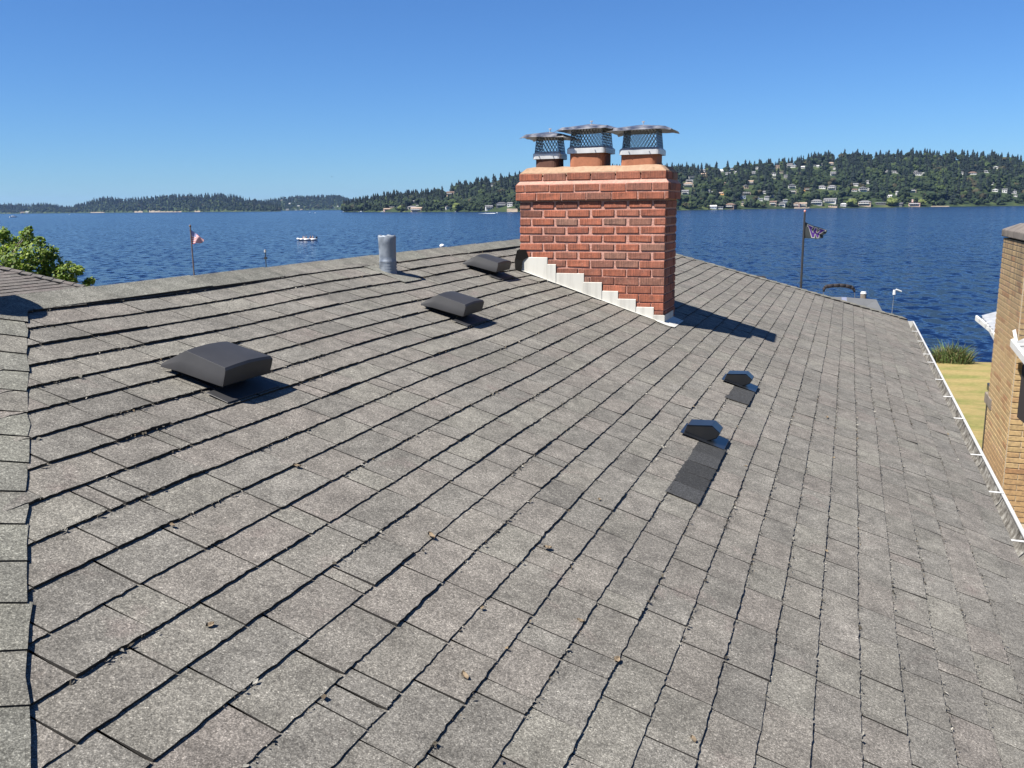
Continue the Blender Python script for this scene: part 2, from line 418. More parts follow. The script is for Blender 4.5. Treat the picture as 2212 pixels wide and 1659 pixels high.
tabs = [t for t in tabs if not under_chimney(t)]
order = sorted(range(len(tabs)), key=lambda i: -tab_area(tabs[i]))
single = set(order[:300])
JV, JF, JT = [], [], []; nv = 0
for i, t in enumerate(tabs):
    P, F = tab(*t, 1000 + i)
    if i in single:
        o0 = np.array([(t[2] + t[3]) / 2, (t[0] + t[1]) / 2, 0])
        me = tab_mesh('shingle', P - o0, F, (MT['shingle'], MT['asphalt']))
        o = link('shingle', me, roof); o.location = o0
    else:
        JV.append(P); JF.append(np.array(F) + nv); nv += len(P); JT.append(np.full((len(P), 1), rng.uniform(.02, 1)))
tt = np.concatenate(JT); tint = np.concatenate([tt, tt, tt, np.ones_like(tt)], 1)
tag(link('far_shingles', np_mesh('far_shingles', np.concatenate(JV), np.concatenate(JF), (MT['shingle'], MT['asphalt']), tint, midx=TAB_MI * (len(tabs) - len(single))), roof), kind='stuff')

# near hip slope (falls away to the left of the hip)
H3 = np.array([.7147, -.6576, -.2382]); H3 /= np.linalg.norm(H3)
E2 = np.array([-1., 0, 0]) + H3[0] * H3; E2 /= np.linalg.norm(E2)
hw = lambda q: q[0] * B + q[1] * A + np.array([0, 0, q[2]])
S2 = np.array([0, -1, -.362]); S2 /= np.linalg.norm(S2)      # downslope of the near hip face, house axes
N2 = np.array([0, -.362, 1.]); N2 /= np.linalg.norm(N2)
nb_o = hf(b_r, HIP0[0], z_r); s2w, n2w = hw(S2), hw(N2); u2w = np.cross(n2w, s2w)   # v2 along s2, u2 along u2w
M_2 = Matrix(((s2w[0], u2w[0], n2w[0], nb_o[0]), (s2w[1], u2w[1], n2w[1], nb_o[1]), (s2w[2], u2w[2], n2w[2], nb_o[2]), (0, 0, 0, 1)))
k2 = H3[0] / (-H3[1]) * (-S2[1])                                # half width gained per metre down that slope
side_sign = 1 if float(np.dot(u2w, B)) > 0 else -1
cs = [.03 + .135 * i for i in range(29)]
tb2 = gen_tabs(cs, lambda v: -k2 * v, lambda v: k2 * v, 5)
JV, JF, JT = [], [], []; nv = 0
for i, t in enumerate(tb2):
    P, F = tab(*t, 9000 + i, clip=False)
    P[:, 1] = np.clip(P[:, 1], -k2 * P[:, 0] + .004, k2 * P[:, 0] - .004); P[:, 2] -= sag(P[:, 0], P[:, 1])
    JV.append(P); JF.append(np.array(F) + nv); nv += len(P); JT.append(np.full((len(P), 1), rng.uniform(.02, 1)))
tt = np.concatenate(JT); tint = np.concatenate([tt, tt, tt, np.ones_like(tt)], 1)
tag(link('hip_end_shingles', np_mesh('hip_end_shingles', np.concatenate(JV), np.concatenate(JF), (MT['shingle'], MT['asphalt']), tint, midx=TAB_MI * len(tb2)), house, Hi @ M_2), kind='stuff')
# the two slopes behind: plain shingled sheets
bs = MB().add([tuple(hloc(p[0], p[1], p[2] - .006)) for p in (apex_n, apex_f, c_nl, c_fl)], [(0, 1, 3, 2)])
bs.add([tuple(hloc(p[0], p[1], p[2] - .006)) for p in (apex_f, c_fr, c_fl)], [(0, 1, 2)])
link('rear_slope', bs.mesh('rear_slope', MT['shingle']), house)

# ---------- hip and ridge caps
def cap_piece(L, halfA, halfB, dirv, ea, eb, na, nb_, seed, t=.009, lift=.006, ns=3):
    """folded cap along dirv; ea / eb run down the two slopes with normals na / nb_"""
    r = np.random.default_rng(seed); prof = []
    cols = [(-1., 0), (-.5, .0), (-.12, .001), (0, .004), (.12, .001), (.5, 0), (1., 0)]
    top = (na + nb_) / np.linalg.norm(na + nb_)
    V = []; rows = [(-.02, -.5), (0., 0.), (.5, .5), (1., 1.)]
    jig = r.normal(0, .0016, len(cols)); je = r.normal(0, .003, (2, len(rows))) 
    for k, (s, q) in enumerate(rows):
        for c, (x, h) in enumerate(cols):
            e = ea * halfA * x if x > 0 else eb * halfB * -x
            nn = na if x > .05 else (nb_ if x < -.05 else top)
            edge = je[0 if x < 0 else 1][k] * abs(x) ** 3
            p = dirv * (L * s + (jig[c] if s == 1. else 0)) + e + (ea if x > 0 else eb) * edge + nn * (lift + h + max(q, -.3) * t)
            V.append(p)
    n = len(cols); F = []
    for k in range(len(rows) - 1):
        for c in range(n - 1): F.append((k * n + c, k * n + c + 1, (k + 1) * n + c + 1, (k + 1) * n + c))
    base = len(V)
    for c, (x, h) in enumerate(cols):                   # butt
        nn = na if x > .05 else (nb_ if x < -.05 else top); V.append(V[(len(rows) - 1) * n + c] - nn * (t + lift + .004))
    for c in range(n - 1): F.append(((len(rows) - 1) * n + c, (len(rows) - 1) * n + c + 1, base + c + 1, base + c))
    for c, nn in ((0, nb_), (n - 1, na)):               # long edges turned down to the slope
        b2 = len(V)
        for k in range(len(rows)): V.append(V[k * n + c] - nn * (lift + .010))
        for k in range(len(rows) - 1): F.append((k * n + c, (k + 1) * n + c, b2 + k + 1, b2 + k))
    return V, F
def cap_row(name, start, d3, L, count, halfA, halfB, ea, eb, na, nb_, seed, t=.009, lift=.006):
    root = bpy.data.objects.new(name, None); COL.objects.link(root); root.parent = house
    for k in range(count):
        V, F = cap_piece(L * 1.02, halfA, halfB, d3, ea, eb, na, nb_, seed + k, t, lift)
        me = bpy.data.meshes.new('cap_shingle'); me.from_pydata([tuple(v) for v in V], [], F)
        me.polygons.foreach_set('material_index', [0] * 18 + [1] * (len(F) - 18)); me.materials.append(MT['cap']); me.materials.append(MT['asphalt'])
        bm = bmesh.new(); bm.from_mesh(me); bmesh.ops.recalc_face_normals(bm, faces=bm.faces); bm.to_mesh(me); bm.free()
        o = link('cap_shingle', me, root); p = hloc(*(np.array(start) + d3 * (k * L))); o.location = p
    return root
N1 = np.array([SL, 0, 1.]); N1 /= np.linalg.norm(N1); S1 = np.array([1., 0, -SL]); S1 /= np.linalg.norm(S1)
E1 = np.array([1., 0, -SL]) ; E1 = np.cross(N1, H3); E1 = E1 if E1[1] > 0 else -E1      # into the big slope, square to the hip
cap_row('near_hip_caps', tuple(np.array((b_r, HIP0[0], z_r)) + H3 * .04), H3, .16, 32, .142, .142, E1, E2, N1, N2, 300, .0045, .008)
NR = np.array([-SL, 0, 1.]); NR /= np.linalg.norm(NR); SR = np.array([-1., 0, -SL]); SR /= np.linalg.norm(SR)
HF3 = np.array(c_fr) - np.array(apex_f); LF = np.linalg.norm(HF3); HF3 /= LF
NF = np.cross(HF3, np.array([1., 0, 0])); NF = NF if NF[2] > 0 else -NF; NF /= np.linalg.norm(NF)
EF1 = np.cross(N1, HF3); EF1 = EF1 if EF1[1] < 0 else -EF1
EF2 = np.cross(NF, HF3); EF2 = EF2 if EF2[1] > 0 else -EF2
cap_row('far_hip_caps', apex_f, HF3, .16, int(LF / .16), .12, .12, EF1, EF2, N1, NF, 500, .010, .008)
Lr = .62; nR = int((apex_f[1] - apex_n[1] + .3) / Lr)
cap_row('ridge_caps', (b_r, apex_n[1] - .10, z_r - .008), np.array([0, 1., 0]), Lr, nR + 1, .142, .142, S1, SR, N1, NR, 700, .004, .015)

# ---------- dark repair shingles by the two small hoods
_pc = min(range(len(COURSES) - 1), key=lambda k: abs(COURSES[k] + .27))
for (u0, u1, v0, v1, nn) in ((3.475, 4.31, COURSES[_pc] + .004, COURSES[_pc + 1] + .004, 5), (5.375, 5.77, COURSES[_pc] + .004, COURSES[_pc + 1] + .004, 3)):
    for k in range(nn):
        a, b = u0 + (u1 - u0) * k / nn, u0 + (u1 - u0) * (k + 1) / nn
        P, F = tab(a + .001, b - .001, v0, v1, 77 + k + int(u0 * 10)); P[:, 2] += .0075
        P[:, 0] += (P[:, 1] - u0) * .004
        o0 = np.array([v0, a, 0]); me = tab_mesh('patch_shingle', P - o0, F, (MT['patch'], MT['asphalt']))
        o = link('patch_shingle', me, roof); o.location = o0; o['label'] = 'newer black repair shingle below the small hood vent'

# ---------- gutter along the eave
gut = bpy.data.objects.new('gutter', None); COL.objects.link(gut); gut.parent = house
def gprof(kind):
    x0, z0 = b_e - .012, z_e - .035
    if kind == 'out': return [(x0, z0), (x0, z0 - .115), (x0 + .07, z0 - .118), (x0 + .095, z0 - .075), (x0 + .108, z0 - .03), (x0 + .108, z0 + .004), (x0 + .089, z0 + .005), (x0 + .089, z0 - .004)]
    return [(x0 + .003, z0 - .002), (x0 + .003, z0 - .105), (x0 + .068, z0 - .108), (x0 + .09, z0 - .07), (x0 + .102, z0 - .028), (x0 + .102, z0 - .002)]
g0, g1 = a_n + .1, a_f + .07
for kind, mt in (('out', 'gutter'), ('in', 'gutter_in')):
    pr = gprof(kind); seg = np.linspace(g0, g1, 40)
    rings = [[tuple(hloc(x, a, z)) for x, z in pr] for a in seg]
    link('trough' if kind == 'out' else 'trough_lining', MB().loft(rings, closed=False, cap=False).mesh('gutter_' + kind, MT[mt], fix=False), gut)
x0, z0 = b_e - .012, z_e - .035
link('end_cap', MB().add([tuple(hloc(x, g1 + d, z)) for d in (0, .004) for x, z in gprof('out')[:6]], [(0, 1, 2, 3, 4, 5), (11, 10, 9, 8, 7, 6)] + [(i, (i + 1) % 6, 6 + (i + 1) % 6, 6 + i) for i in range(6)]).mesh('gutter_end', MT['gutter']), gut)
for a in (12.69, 11.78, 10.77, 10.22, 9.22, 8.40, 7.55, 6.45, 5.61, 4.79, 3.9, 3.0, 2.1, 1.2, .3, -.6):
    pb = MB().box((x0 - .022, -.007, z0 + .006), (x0 + .1, .007, z0 + .012))
    me = pb.mesh('hanger', MT['white'], bevel=.002, seg=1)
    me.transform(Hi @ M_HOUSE @ T((0, a + .05, 0))); link('hanger_strap', me, gut)

# ================================================================== chimney
M_CH = T(hf((CH_B0 + CH_B1) / 2, (CH_A0 + CH_A1) / 2, zroof(CH_B1) - .3)) @ M_HOUSE
chim = thing('brick_chimney', 'wide red brick chimney with pink mortar and pale stepped flashing on the roof', 'chimney', M_CH)
Ci = M_CH.inverted(); CHZ = zroof(CH_B1) - .3
def cl(b, a, z): return (b - (CH_B0 + CH_B1) / 2, a - (CH_A0 + CH_A1) / 2, z - CHZ)
ZC = 9.036                                     # underside of the corbel
RH = .0667
core = MB().box(cl(CH_B0 + .004, CH_A0 + .004, CHZ - .2), cl(CH_B1 - .004, CH_A1 - .004, ZC + .19))
core.box(cl(CH_B0 - .021, CH_A0 - .021, ZC + .004), cl(CH_B1 + .021, CH_A1 + .021, ZC + 2 * RH - .002))
link('mortar_core', core.mesh('mortar_core', MT['mortar']), chim)
# sloping mortar wash on top of the projecting courses
wash = MB(); o1 = .021; zb = ZC + 2 * RH - .003
ring0 = [cl(CH_B0 - o1, CH_A0 - o1, zb), cl(CH_B1 + o1, CH_A0 - o1, zb), cl(CH_B1 + o1, CH_A1 + o1, zb), cl(CH_B0 - o1, CH_A1 + o1, zb)]
ring1 = [cl(CH_B0 + .002, CH_A0 + .002, zb + .026), cl(CH_B1 - .002, CH_A0 + .002, zb + .026), cl(CH_B1 - .002, CH_A1 - .002, zb + .026), cl(CH_B0 + .002, CH_A1 - .002, zb + .026)]
wash.loft([ring0, ring1]); link('mortar_wash', wash.mesh('mortar_wash', MT['mortar']), chim)
brick_n = [0]
def brick(x0, x1, y0, y1, z0, z1, stuffm=None):
    """axis-aligned brick, slightly uneven"""
    r = np.random.default_rng(5000 + brick_n[0]); brick_n[0] += 1
    c = np.array([(x0 + x1) / 2, (y0 + y1) / 2, (z0 + z1) / 2]); h = np.array([x1 - x0, y1 - y0, z1 - z0]) / 2
    b = MB().box(tuple(-h), tuple(h)); b.v = [tuple(np.array(v) + r.normal(0, .0013, 3)) for v in b.v]
    me = b.mesh('brick', MT['brick'], bevel=.0035, seg=1)
    o = link('brick', me, chim); o.location = c + r.normal(0, .0008, 3)
D_B = .045
for row in range(15):
    z1 = ZC - row * RH; z0 = z1 - RH
    thick = .0165 if row < 7 else (.012 if row < 9 else .0075)
    zb0, zb1 = z0 + thick / 2, z1 - thick / 2
    # faces: front (runs along b), right, left
    L = CH_B1 - CH_B0; nb = 6; off = 0 if row % 2 else -.5
    xs = [CH_B0 + (k + off) * (L / nb) for k in range(nb + 2)]
    rr = np.random.default_rng(40 + row)
    for k in range(nb + 1):
        x0 = max(CH_B0, xs[k]); x1 = min(CH_B1, xs[k + 1])
        if x1 - x0 < .03: continue
        if zb1 < zroof((x0 + x1) / 2) - .05: continue
        j = rr.uniform(-.006, .006) if row < 8 else 0
        g = thick * .5
        a0, a1 = cl(x0 + (g if x0 > CH_B0 else -.001) + max(0, j), CH_A0 - .0035, zb0), cl(x1 - (g if x1 < CH_B1 else -.001) + min(0, j), CH_A0 + D_B, zb1)
        brick(a0[0], a1[0], a0[1], a1[1], a0[2], a1[2])
    Ld = CH_A1 - CH_A0 - D_B; n2 = 2; off2 = -.5 if row % 2 else 0
    for face, bb in (('r', CH_B1), ('l', CH_B0)):
        if zb1 < zroof(bb) - .05: continue
        for k in range(n2 + 1):
            y0 = CH_A0 + D_B + max(0, (k + off2) * Ld / n2); y1 = CH_A0 + D_B + min(Ld, (k + 1 + off2) * Ld / n2)
            if y1 - y0 < .03: continue
            xx = (bb - D_B, bb + .0035) if face == 'r' else (bb - .0035, bb + D_B)
            a0, a1 = cl(xx[0], y0 + .005, zb0), cl(xx[1], y1 - .005, zb1)
            brick(a0[0], a1[0], a0[1], a1[1], a0[2], a1[2])
for row, (pr, zz) in enumerate(((.024, ZC), (.024, ZC + RH), (0., ZC + 2 * RH + .022))):
    x0_, x1_ = CH_B0 - pr, CH_B1 + pr; y0_, y1_ = CH_A0 - pr, CH_A1 + pr
    L = x1_ - x0_; nb = 6; off = (-.15, -.62, 0)[row]
    for k in range(nb + 2):
        x0 = max(x0_, x0_ + (k + off) * L / nb); x1 = min(x1_, x0_ + (k + 1 + off) * L / nb)
        if x1 - x0 < .02: continue
        a0, a1 = cl(x0 + (.004 if x0 > x0_ else 0), y0_ - .003, zz + .005), cl(x1 - (.004 if x1 < x1_ else 0), y0_ + D_B, zz + RH - .006)
        brick(a0[0], a1[0], a0[1], a1[1], a0[2], a1[2])
    Ld = y1_ - y0_ - D_B
    for xx in ((x1_ - D_B, x1_ + .003), (x0_ - .003, x0_ + D_B)):
        for k in range(2):
            a0, a1 = cl(xx[0], y0_ + D_B + k * Ld / 2 + .004, zz + .005), cl(xx[1], y0_ + D_B + (k + 1) * Ld / 2 - .004, zz + RH - .006)
            brick(a0[0], a1[0], a0[1], a1[1], a0[2], a1[2])
# rear face bricks, one joined part (faces the lake)
bk = MB()
for row in range(18):
    z1 = ZC + 3 * RH - row * RH; off = -.5 if row % 2 else 0
    for k in range(7):
        x0 = max(CH_B0, CH_B0 + (k + off) * 1.2 / 6); x1 = min(CH_B1, CH_B0 + (k + 1 + off) * 1.2 / 6)
        if x1 - x0 > .03: bk.box(cl(x0 + .005, CH_A1 - .02, z1 - RH + .006), cl(x1 - .005, CH_A1 + (.0275 if row in (1, 2) else .0035), z1 - .006))
tag(link('rear_bricks', bk.mesh('rear_bricks', MT['brick']), chim), kind='stuff')
# crown
ZT = ZC + 3 * RH + .018
cr = MB(); e0 = .004
def ring(ins, z, wob=0., seed=0):
    r = np.random.default_rng(seed); out = []
    n = 12
    P = [(CH_B0 + ins, CH_A0 + ins), (CH_B1 - ins, CH_A0 + ins), (CH_B1 - ins, CH_A1 - ins), (CH_B0 + ins, CH_A1 - ins)]
    for i in range(4):
        for k in range(n):
            q = np.array(P[i]) + (np.array(P[(i + 1) % 4]) - np.array(P[i])) * k / n
            out.append(cl(q[0] + r.normal(0, wob), q[1] + r.normal(0, wob), z + r.normal(0, wob)))
    return out
cr.loft([ring(e0, ZT - .014, .0, 1), ring(e0 + .001, ZT + .004, .0015, 2), ring(.045, ZT + .043, .003, 3), ring(.10, ZT + .052, .002, 4)])
link('crown', cr.mesh('crown', MT['crown'], smooth=False), chim)
# flue tiles
def rrect(w, d, r, n=4):
    out = []
    for (sx, sy, t0) in ((1, 1, 0), (-1, 1, 90), (-1, -1, 180), (1, -1, 270)):
        for k in range(n + 1):
            t = math.radians(t0 + 90 * k / n); out.append((sx * (w / 2 - r) + r * math.cos(t), sy * (d / 2 - r) + r * math.sin(t)))
    return out
FL = [(-2.348, 7.16, .195, .21, 9.372, 'clay_dark', 'left'), (-2.012, 7.20, .285, .285, 9.408, 'clay', 'middle'), (-1.588, 7.20, .287, .285, 9.388, 'clay', 'right')]
for (b, a, w, d, zt, mt, nm) in FL:
    z0 = ZT + .03; o = MB()
    outer = rrect(w, d, .045); inner = rrect(w - .05, d - .05, .03)
    rings = [[(x, y, z) for x, y in p] for p, z in ((outer, z0), (outer, zt + .02), (inner, zt + .02), (inner, z0))]
    me = o.loft(rings, cap=False).mesh('flue_tile', MT[mt], smooth=False)
    c = cl(b, a, 0); me.transform(T(c)); f = link('flue_tile', me, chim)
    f['label'] = 'sooty dark brown clay flue tile' if nm == 'left' else 'orange terracotta flue tile'
# step flashing down the front
ST = [(-2.531, -2.306, -.419, -.521, -.588), (-2.303, -2.233, -.475, -.588, -.612), (-2.233, -1.995, -.545, -.612, -.690), (-1.995, -1.845, -.615, -.690, -.752), (-1.845, -1.711, -.682, -.750, -.808), (-1.711, -1.565, -.743, -.808, -.864), (-1.565, -1.420, -.803, -.864, -.913), (-1.420, -1.336, -.864, -.910, -.96)]
for k, (x0, x1, zt, zl, zr_) in enumerate(ST):
    t0, t1 = CH_A0 - .006 - .004 * (k % 2), CH_A0 - .0095 - .004 * (k % 2)
    zl_, zrr = zroof(x0) - 9 - .02, zroof(x1) - 9 - .02
    pts = [cl(x0, t1, 9 + zl_), cl(x1 + .004, t1, 9 + zrr), cl(x1 + .004, t1, 9 + zt), cl(x0, t1, 9 + zt)]
    bk_ = [cl(x0, t0 + .004, 9 + zl_), cl(x1 + .004, t0 + .004, 9 + zrr), cl(x1 + .004, t0 + .004, 9 + zt + .004), cl(x0, t0 + .004, 9 + zt + .004)]
    s_ = MB().add(pts + bk_, [(0, 1, 2, 3), (4, 7, 6, 5), (0, 4, 5, 1), (1, 5, 6, 2), (2, 6, 7, 3), (3, 7, 4, 0)])
    # foot that lies on the shingles
    f_ = [cl(x0, t1 - .0, zroof(x0) + .012), cl(x1, t1, zroof(x1) + .012), cl(x1, t1 - .022, zroof(x1) + .010), cl(x0, t1 - .022, zroof(x0) + .010)]
    s_.add(f_, [(0, 1, 2, 3)])
    link('step_flashing', s_.mesh('step_flashing', MT['flash']), chim)
# apron flashing wrapped round the lower front corner and along the right foot
ap = MB(); x = CH_B1; y = CH_A0
def ZR(b): return zroof(b) + .013
ap.add([cl(x - .085, y - .013, ZR(x - .085)), cl(x - .085, y - .013, 8.138), cl(x + .012, y - .013, 8.14), cl(x + .012, y - .013, ZR(x)), cl(x + .012, CH_A1 - .1, 8.14), cl(x + .012, CH_A1 - .1, ZR(x)),
        cl(x + .10, y - .045, ZR(x + .10)), cl(x + .10, CH_A1 - .1, ZR(x + .10)), cl(x - .03, y - .075, ZR(x - .03)), cl(x + .05, y - .085, ZR(x + .05))],
       [(0, 3, 2, 1), (3, 5, 4, 2), (3, 6, 7, 5), (0, 8, 3), (8, 9, 3), (9, 6, 3)])
link('apron_flashing', ap.mesh('apron_flashing', MT['flash']), chim)
# black folded boot at the upper front corner
bt = MB()
x, y = CH_B0, CH_A0
bt.add([cl(x - .035, y - .03, zroof(x) + .0), cl(x + .02, y - .035, zroof(x) - .01), cl(x + .03, y - .02, zroof(x) + .085), cl(x + .075, y - .012, 8.585), cl(x + .055, y - .010, 8.64), cl(x - .02, y - .02, 8.64), cl(x - .045, y - .01, 8.56),
        cl(x - .05, y + .10, zroof(x) + .0), cl(x - .05, y + .10, 8.63), cl(x - .03, y + .10, 8.65)],
       [(0, 1, 2, 6), (2, 3, 4, 5), (2, 5, 6), (0, 6, 8, 7), (6, 5, 9, 8), (5, 4, 9)])
link('corner_boot', bt.mesh('corner_boot', MT['rubber']), chim)

# ---------- chimney caps (lift off)
def expanded_mesh(w0, d0, w1, d1, h, z0, pitch, rows):
    b = MB(); wr = .0024
    def P(side, s, t):
        w = w0 + (w1 - w0) * t; d = d0 + (d1 - d0) * t; z = z0 + h * t
        if side == 0: return (-w / 2 + w * s, -d / 2, z)
        if side == 1: return (w / 2, -d / 2 + d * s, z)
        if side == 2: return (w / 2 - w * s, d / 2, z)
        return (-w / 2, d / 2 - d * s, z)
    for side in range(4):
        n = max(3, round((w0 if side % 2 == 0 else d0) / pitch))
        for j in range(rows):
            t0, t1, tm = j / rows, (j + 1) / rows, 0
            for i in range(n):
                s0, s1 = i / n, (i + 1) / n; sm = (s0 + s1) / 2
                if j % 2 == 0: L = (((s0, t0), (sm, t1)), ((s1, t0), (sm, t1)))
                else: L = (((sm, t0), (s0, t1)), ((sm, t0), (s1, t1)))
                for (p, q) in L: b.tube(P(side, *p), P(side, *q), wr, wr, 3, cap=False)
        b.tube(P(side, 0, 0), P(side, 0, 1), .003, .003, 4)
    return b
CP = [('left', -2.348, 7.17, .235, .25, 9.372, 9.422, (.20, .21), (.172, .18), 9.555, (.40, .40), 6, 'small weathered steel cap with a shallow lid on the dark left flue'),
      ('middle', -2.005, 7.20, .322, .32, 9.408, 9.455, (.275, .275), (.25, .25), 9.604, (.47, .47), -5, 'shiny steel mesh-sided cap on the middle flue, tallest of the three'),
      ('right', -1.58, 7.20, .322, .32, 9.385, 9.432, (.275, .275), (.25, .25), 9.582, (.50, .47), 4, 'steel mesh-sided cap with a dented wide lid on the right-hand flue')]
for (nm, b, a, w, d, zb0, zb1, m0, m1, zl, lid, rz, lab) in CP:
    c = thing('chimney_cap', lab, 'chimney cap', T(hf(b, a, zb0)) @ M_HOUSE @ Matrix.Rotation(math.radians(rz * .4), 4, 'Z'), 'caps on the three flues')
    H = zb1 - zb0; bd = MB()
    o_, i_ = rrect(w, d, .025, 3), rrect(w - .012, d - .012, .02, 3); t_ = rrect(m0[0], m0[1], .01, 3)
    bd.loft([[(x, y, z) for x, y in p] for p, z in ((i_, 0.), (o_, 0.), (o_, H * .8), (rrect(w - .02, d - .02, .02, 3), H), (t_, H + .008))], cap=False)
    base = link('base_band', bd.mesh('base_band', MT['steel_band']), c)
    for sx in (-.25, .25):
        link('clamp_screw', MB().tube((w * sx, -d / 2 - .012, H * .45), (w * sx, -d / 2 + .01, H * .45), .004, n=6).mesh('clamp_screw', MT['steel']), base)
    link('mesh_screen', expanded_mesh(*m0, *m1, zl - zb1, H + .004, .028, 7 if nm != 'left' else 6).mesh('mesh_screen', MT['mesh_wire'], fix=False), c)
    # pyramidal sheet lid with turned-down, dented rim
    r = np.random.default_rng(abs(rz) + 3); n = 10; V = []; Fc = []
    zz = zl - zb0
    for i in range(n + 1):
        for j in range(n + 1):
            x, y = (i / n - .5) * lid[0], (j / n - .5) * lid[1]
            q = max(abs(x) / lid[0], abs(y) / lid[1]) * 2
            z = zz + .040 * (1 - q) + r.normal(0, .0007)
            if q > .99: z -= .015 + r.normal(0, .0012); x *= 1.01; y *= 1.01
            if abs(x) / lid[0] > .42 and abs(y) / lid[1] > .42: z -= .012
            z += x * (.045 if nm == 'left' else -.02 if nm == 'right' else -.015) * -1 * .6
            V.append((x, y, z))
    for i in range(n):
        for j in range(n):
            k = i * (n + 1) + j; Fc.append((k, k + n + 1, k + n + 2, k + 1))
    lb = MB().add(V, Fc); me = lb.mesh('lid', MT['steel'], smooth=False); o = link('lid', me, c)
    md = o.modifiers.new('thick', 'SOLIDIFY'); md.thickness = .0016
    link('wing_nut', MB().tube((0, 0, zz + .044), (0, 0, zz + .062), .005, n=6).box((-.012, -.002, zz + .056), (.012, .002, zz + .066)).mesh('wing_nut', MT['steel']), o)

# ================================================================== roof vents
def M_on_roof(v, u, w=0.): return M_ROOF @ T((v, u, w + float(sag(v, u))))
def box_vent():
    """slant-back hood; local x runs downslope, y along the course"""
    root = bpy.data.objects.new('box_vent', None); COL.objects.link(root)
    W = .142
    secs = [(-.130, .018, .034, .004), (-.052, .031, .112, .024), (.138, .047, .121, .006), (.147, .050, .113, .0)]
    rings = []
    for (x, rim, top, ins) in secs:
        rings.append([(x, -W, rim), (x, -W + ins * .5, rim + (top - rim) * .5), (x, -W + ins, top - .003), (x, -W * .5, top + .002), (x, 0, top + .005), (x, W * .5, top + .002), (x, W - ins, top - .003), (x, W - ins * .5, rim + (top - rim) * .5), (x, W, rim)])
    last = [(.149, y, max(.050, z - .012)) for (_, y, z) in rings[-1]]
    n = 9; hood = MB().loft(rings + [last], closed=False, cap=False)
    k = len(hood.v) - n
    fr = [(.149, y, .050) for (_, y, z) in rings[-1]]; b0 = len(hood.v); hood.v += fr
    for i in range(n - 1): hood.f.append((k + i, k + i + 1, b0 + i + 1, b0 + i)); hood.m.append(0)
    hm = hood.mesh('hood', MT['vent_black'], smooth=True); hm.set_sharp_from_angle(angle=math.radians(22)); h = link('hood', hm, root)
    md = h.modifiers.new('thick', 'SOLIDIFY'); md.thickness = .003; md.offset = -1
    bv = h.modifiers.new('round', 'BEVEL'); bv.width = .006; bv.segments = 2; bv.limit_method = 'ANGLE'; bv.angle_limit = math.radians(35)
    link('throat', MB().box((-.10, -.09, .0), (.085, .09, .075)).mesh('throat', MT['vent_dark']), root)
    fl = MB().box((-.12, -.11, .0095), (.10, .11, .0125)); fl.box((.10, -.165, .0095), (.20, .15, .0125))
    link('flange', fl.mesh('flange', MT['vent_black'], bevel=.002, seg=1), root)
    return root
vent0 = box_vent()
VN = [(-1.93, 2.707, 'nearest and largest of the three black box vents, on the left of the roof'), (-1.925, 4.858, 'middle one of the three black box vents, below the grey pipe'), (-2.345, 6.39, 'farthest of the three black box vents, just left of the brick chimney')]
for k, (v, u, lab) in enumerate(VN):
    o = vent0 if k == 0 else copy_tree(vent0)
    o.matrix_basis = M_on_roof(v, u, .002); tag(o, lab, 'roof vent', 'black box vents on the roof')
# one more on the rear side of the ridge, outside the frame; only its pointed shadow shows
_r = ray(-12, 648); sh = CAM + _r * ((DN + .018) / (_r @ N)); top_c = sh + SUN / SUN[2] * .36
stk = thing('vent_stack', 'capped vent stack past the ridge end whose pointed shadow falls on the cap', 'pipe', T((top_c[0], top_c[1], 8.5)))
hs_ = top_c[2] - 8.5
link('tube', MB().tube((0, 0, -.15), (0, 0, hs_ - .04), .05, n=14).mesh('tube', MT['galv']), stk)
link('cap', MB().tube((0, 0, hs_), (0, 0, hs_ + .05), .135, .02, 20).tube((0, 0, hs_ - .015), (0, 0, hs_ - .001), .135, n=20).mesh('cap', MT['galv']), stk)

def hood_vent():
    """small exhaust hood; profile lies across the slope (x downslope), extruded along y"""
    root = bpy.data.objects.new('hood_vent', None); COL.objects.link(root)
    prof = [(-.10, .012), (-.097, .052), (.018, .094), (.068, .072), (.060, .040), (.018, .006)]
    hd = MB().prism(prof, 0, .125, axis=1); link('hood', hd.mesh('hood', MT['hood_black'], bevel=.004, seg=2), root)
    link('hood_rim', MB().add([(-.1, -.004, .050), (.018, -.004, .0965), (.071, -.004, .0735), (.071, .006, .0735), (.018, .006, .0965), (-.1, .006, .050)], [(0, 1, 4, 5), (1, 2, 3, 4)]).mesh('hood_rim', MT['hood_black']), root)
    link('flange', MB().box((-.115, -.03, .0095), (.115, .17, .012)).mesh('flange', MT['hood_black'], bevel=.001, seg=1), root)
    return root
hv = hood_vent()
for k, (v, u, lab) in enumerate(((-.226, 4.325, 'nearer small black hood vent, above the long strip of black repair shingles'), (-.216, 5.805, 'farther small black hood vent, above the short black repair patch'))):
    o = hv if k == 0 else copy_tree(hv)
    o.matrix_basis = M_on_roof(v, u, .004); tag(o, lab, 'roof vent', 'small hood vents on the roof')

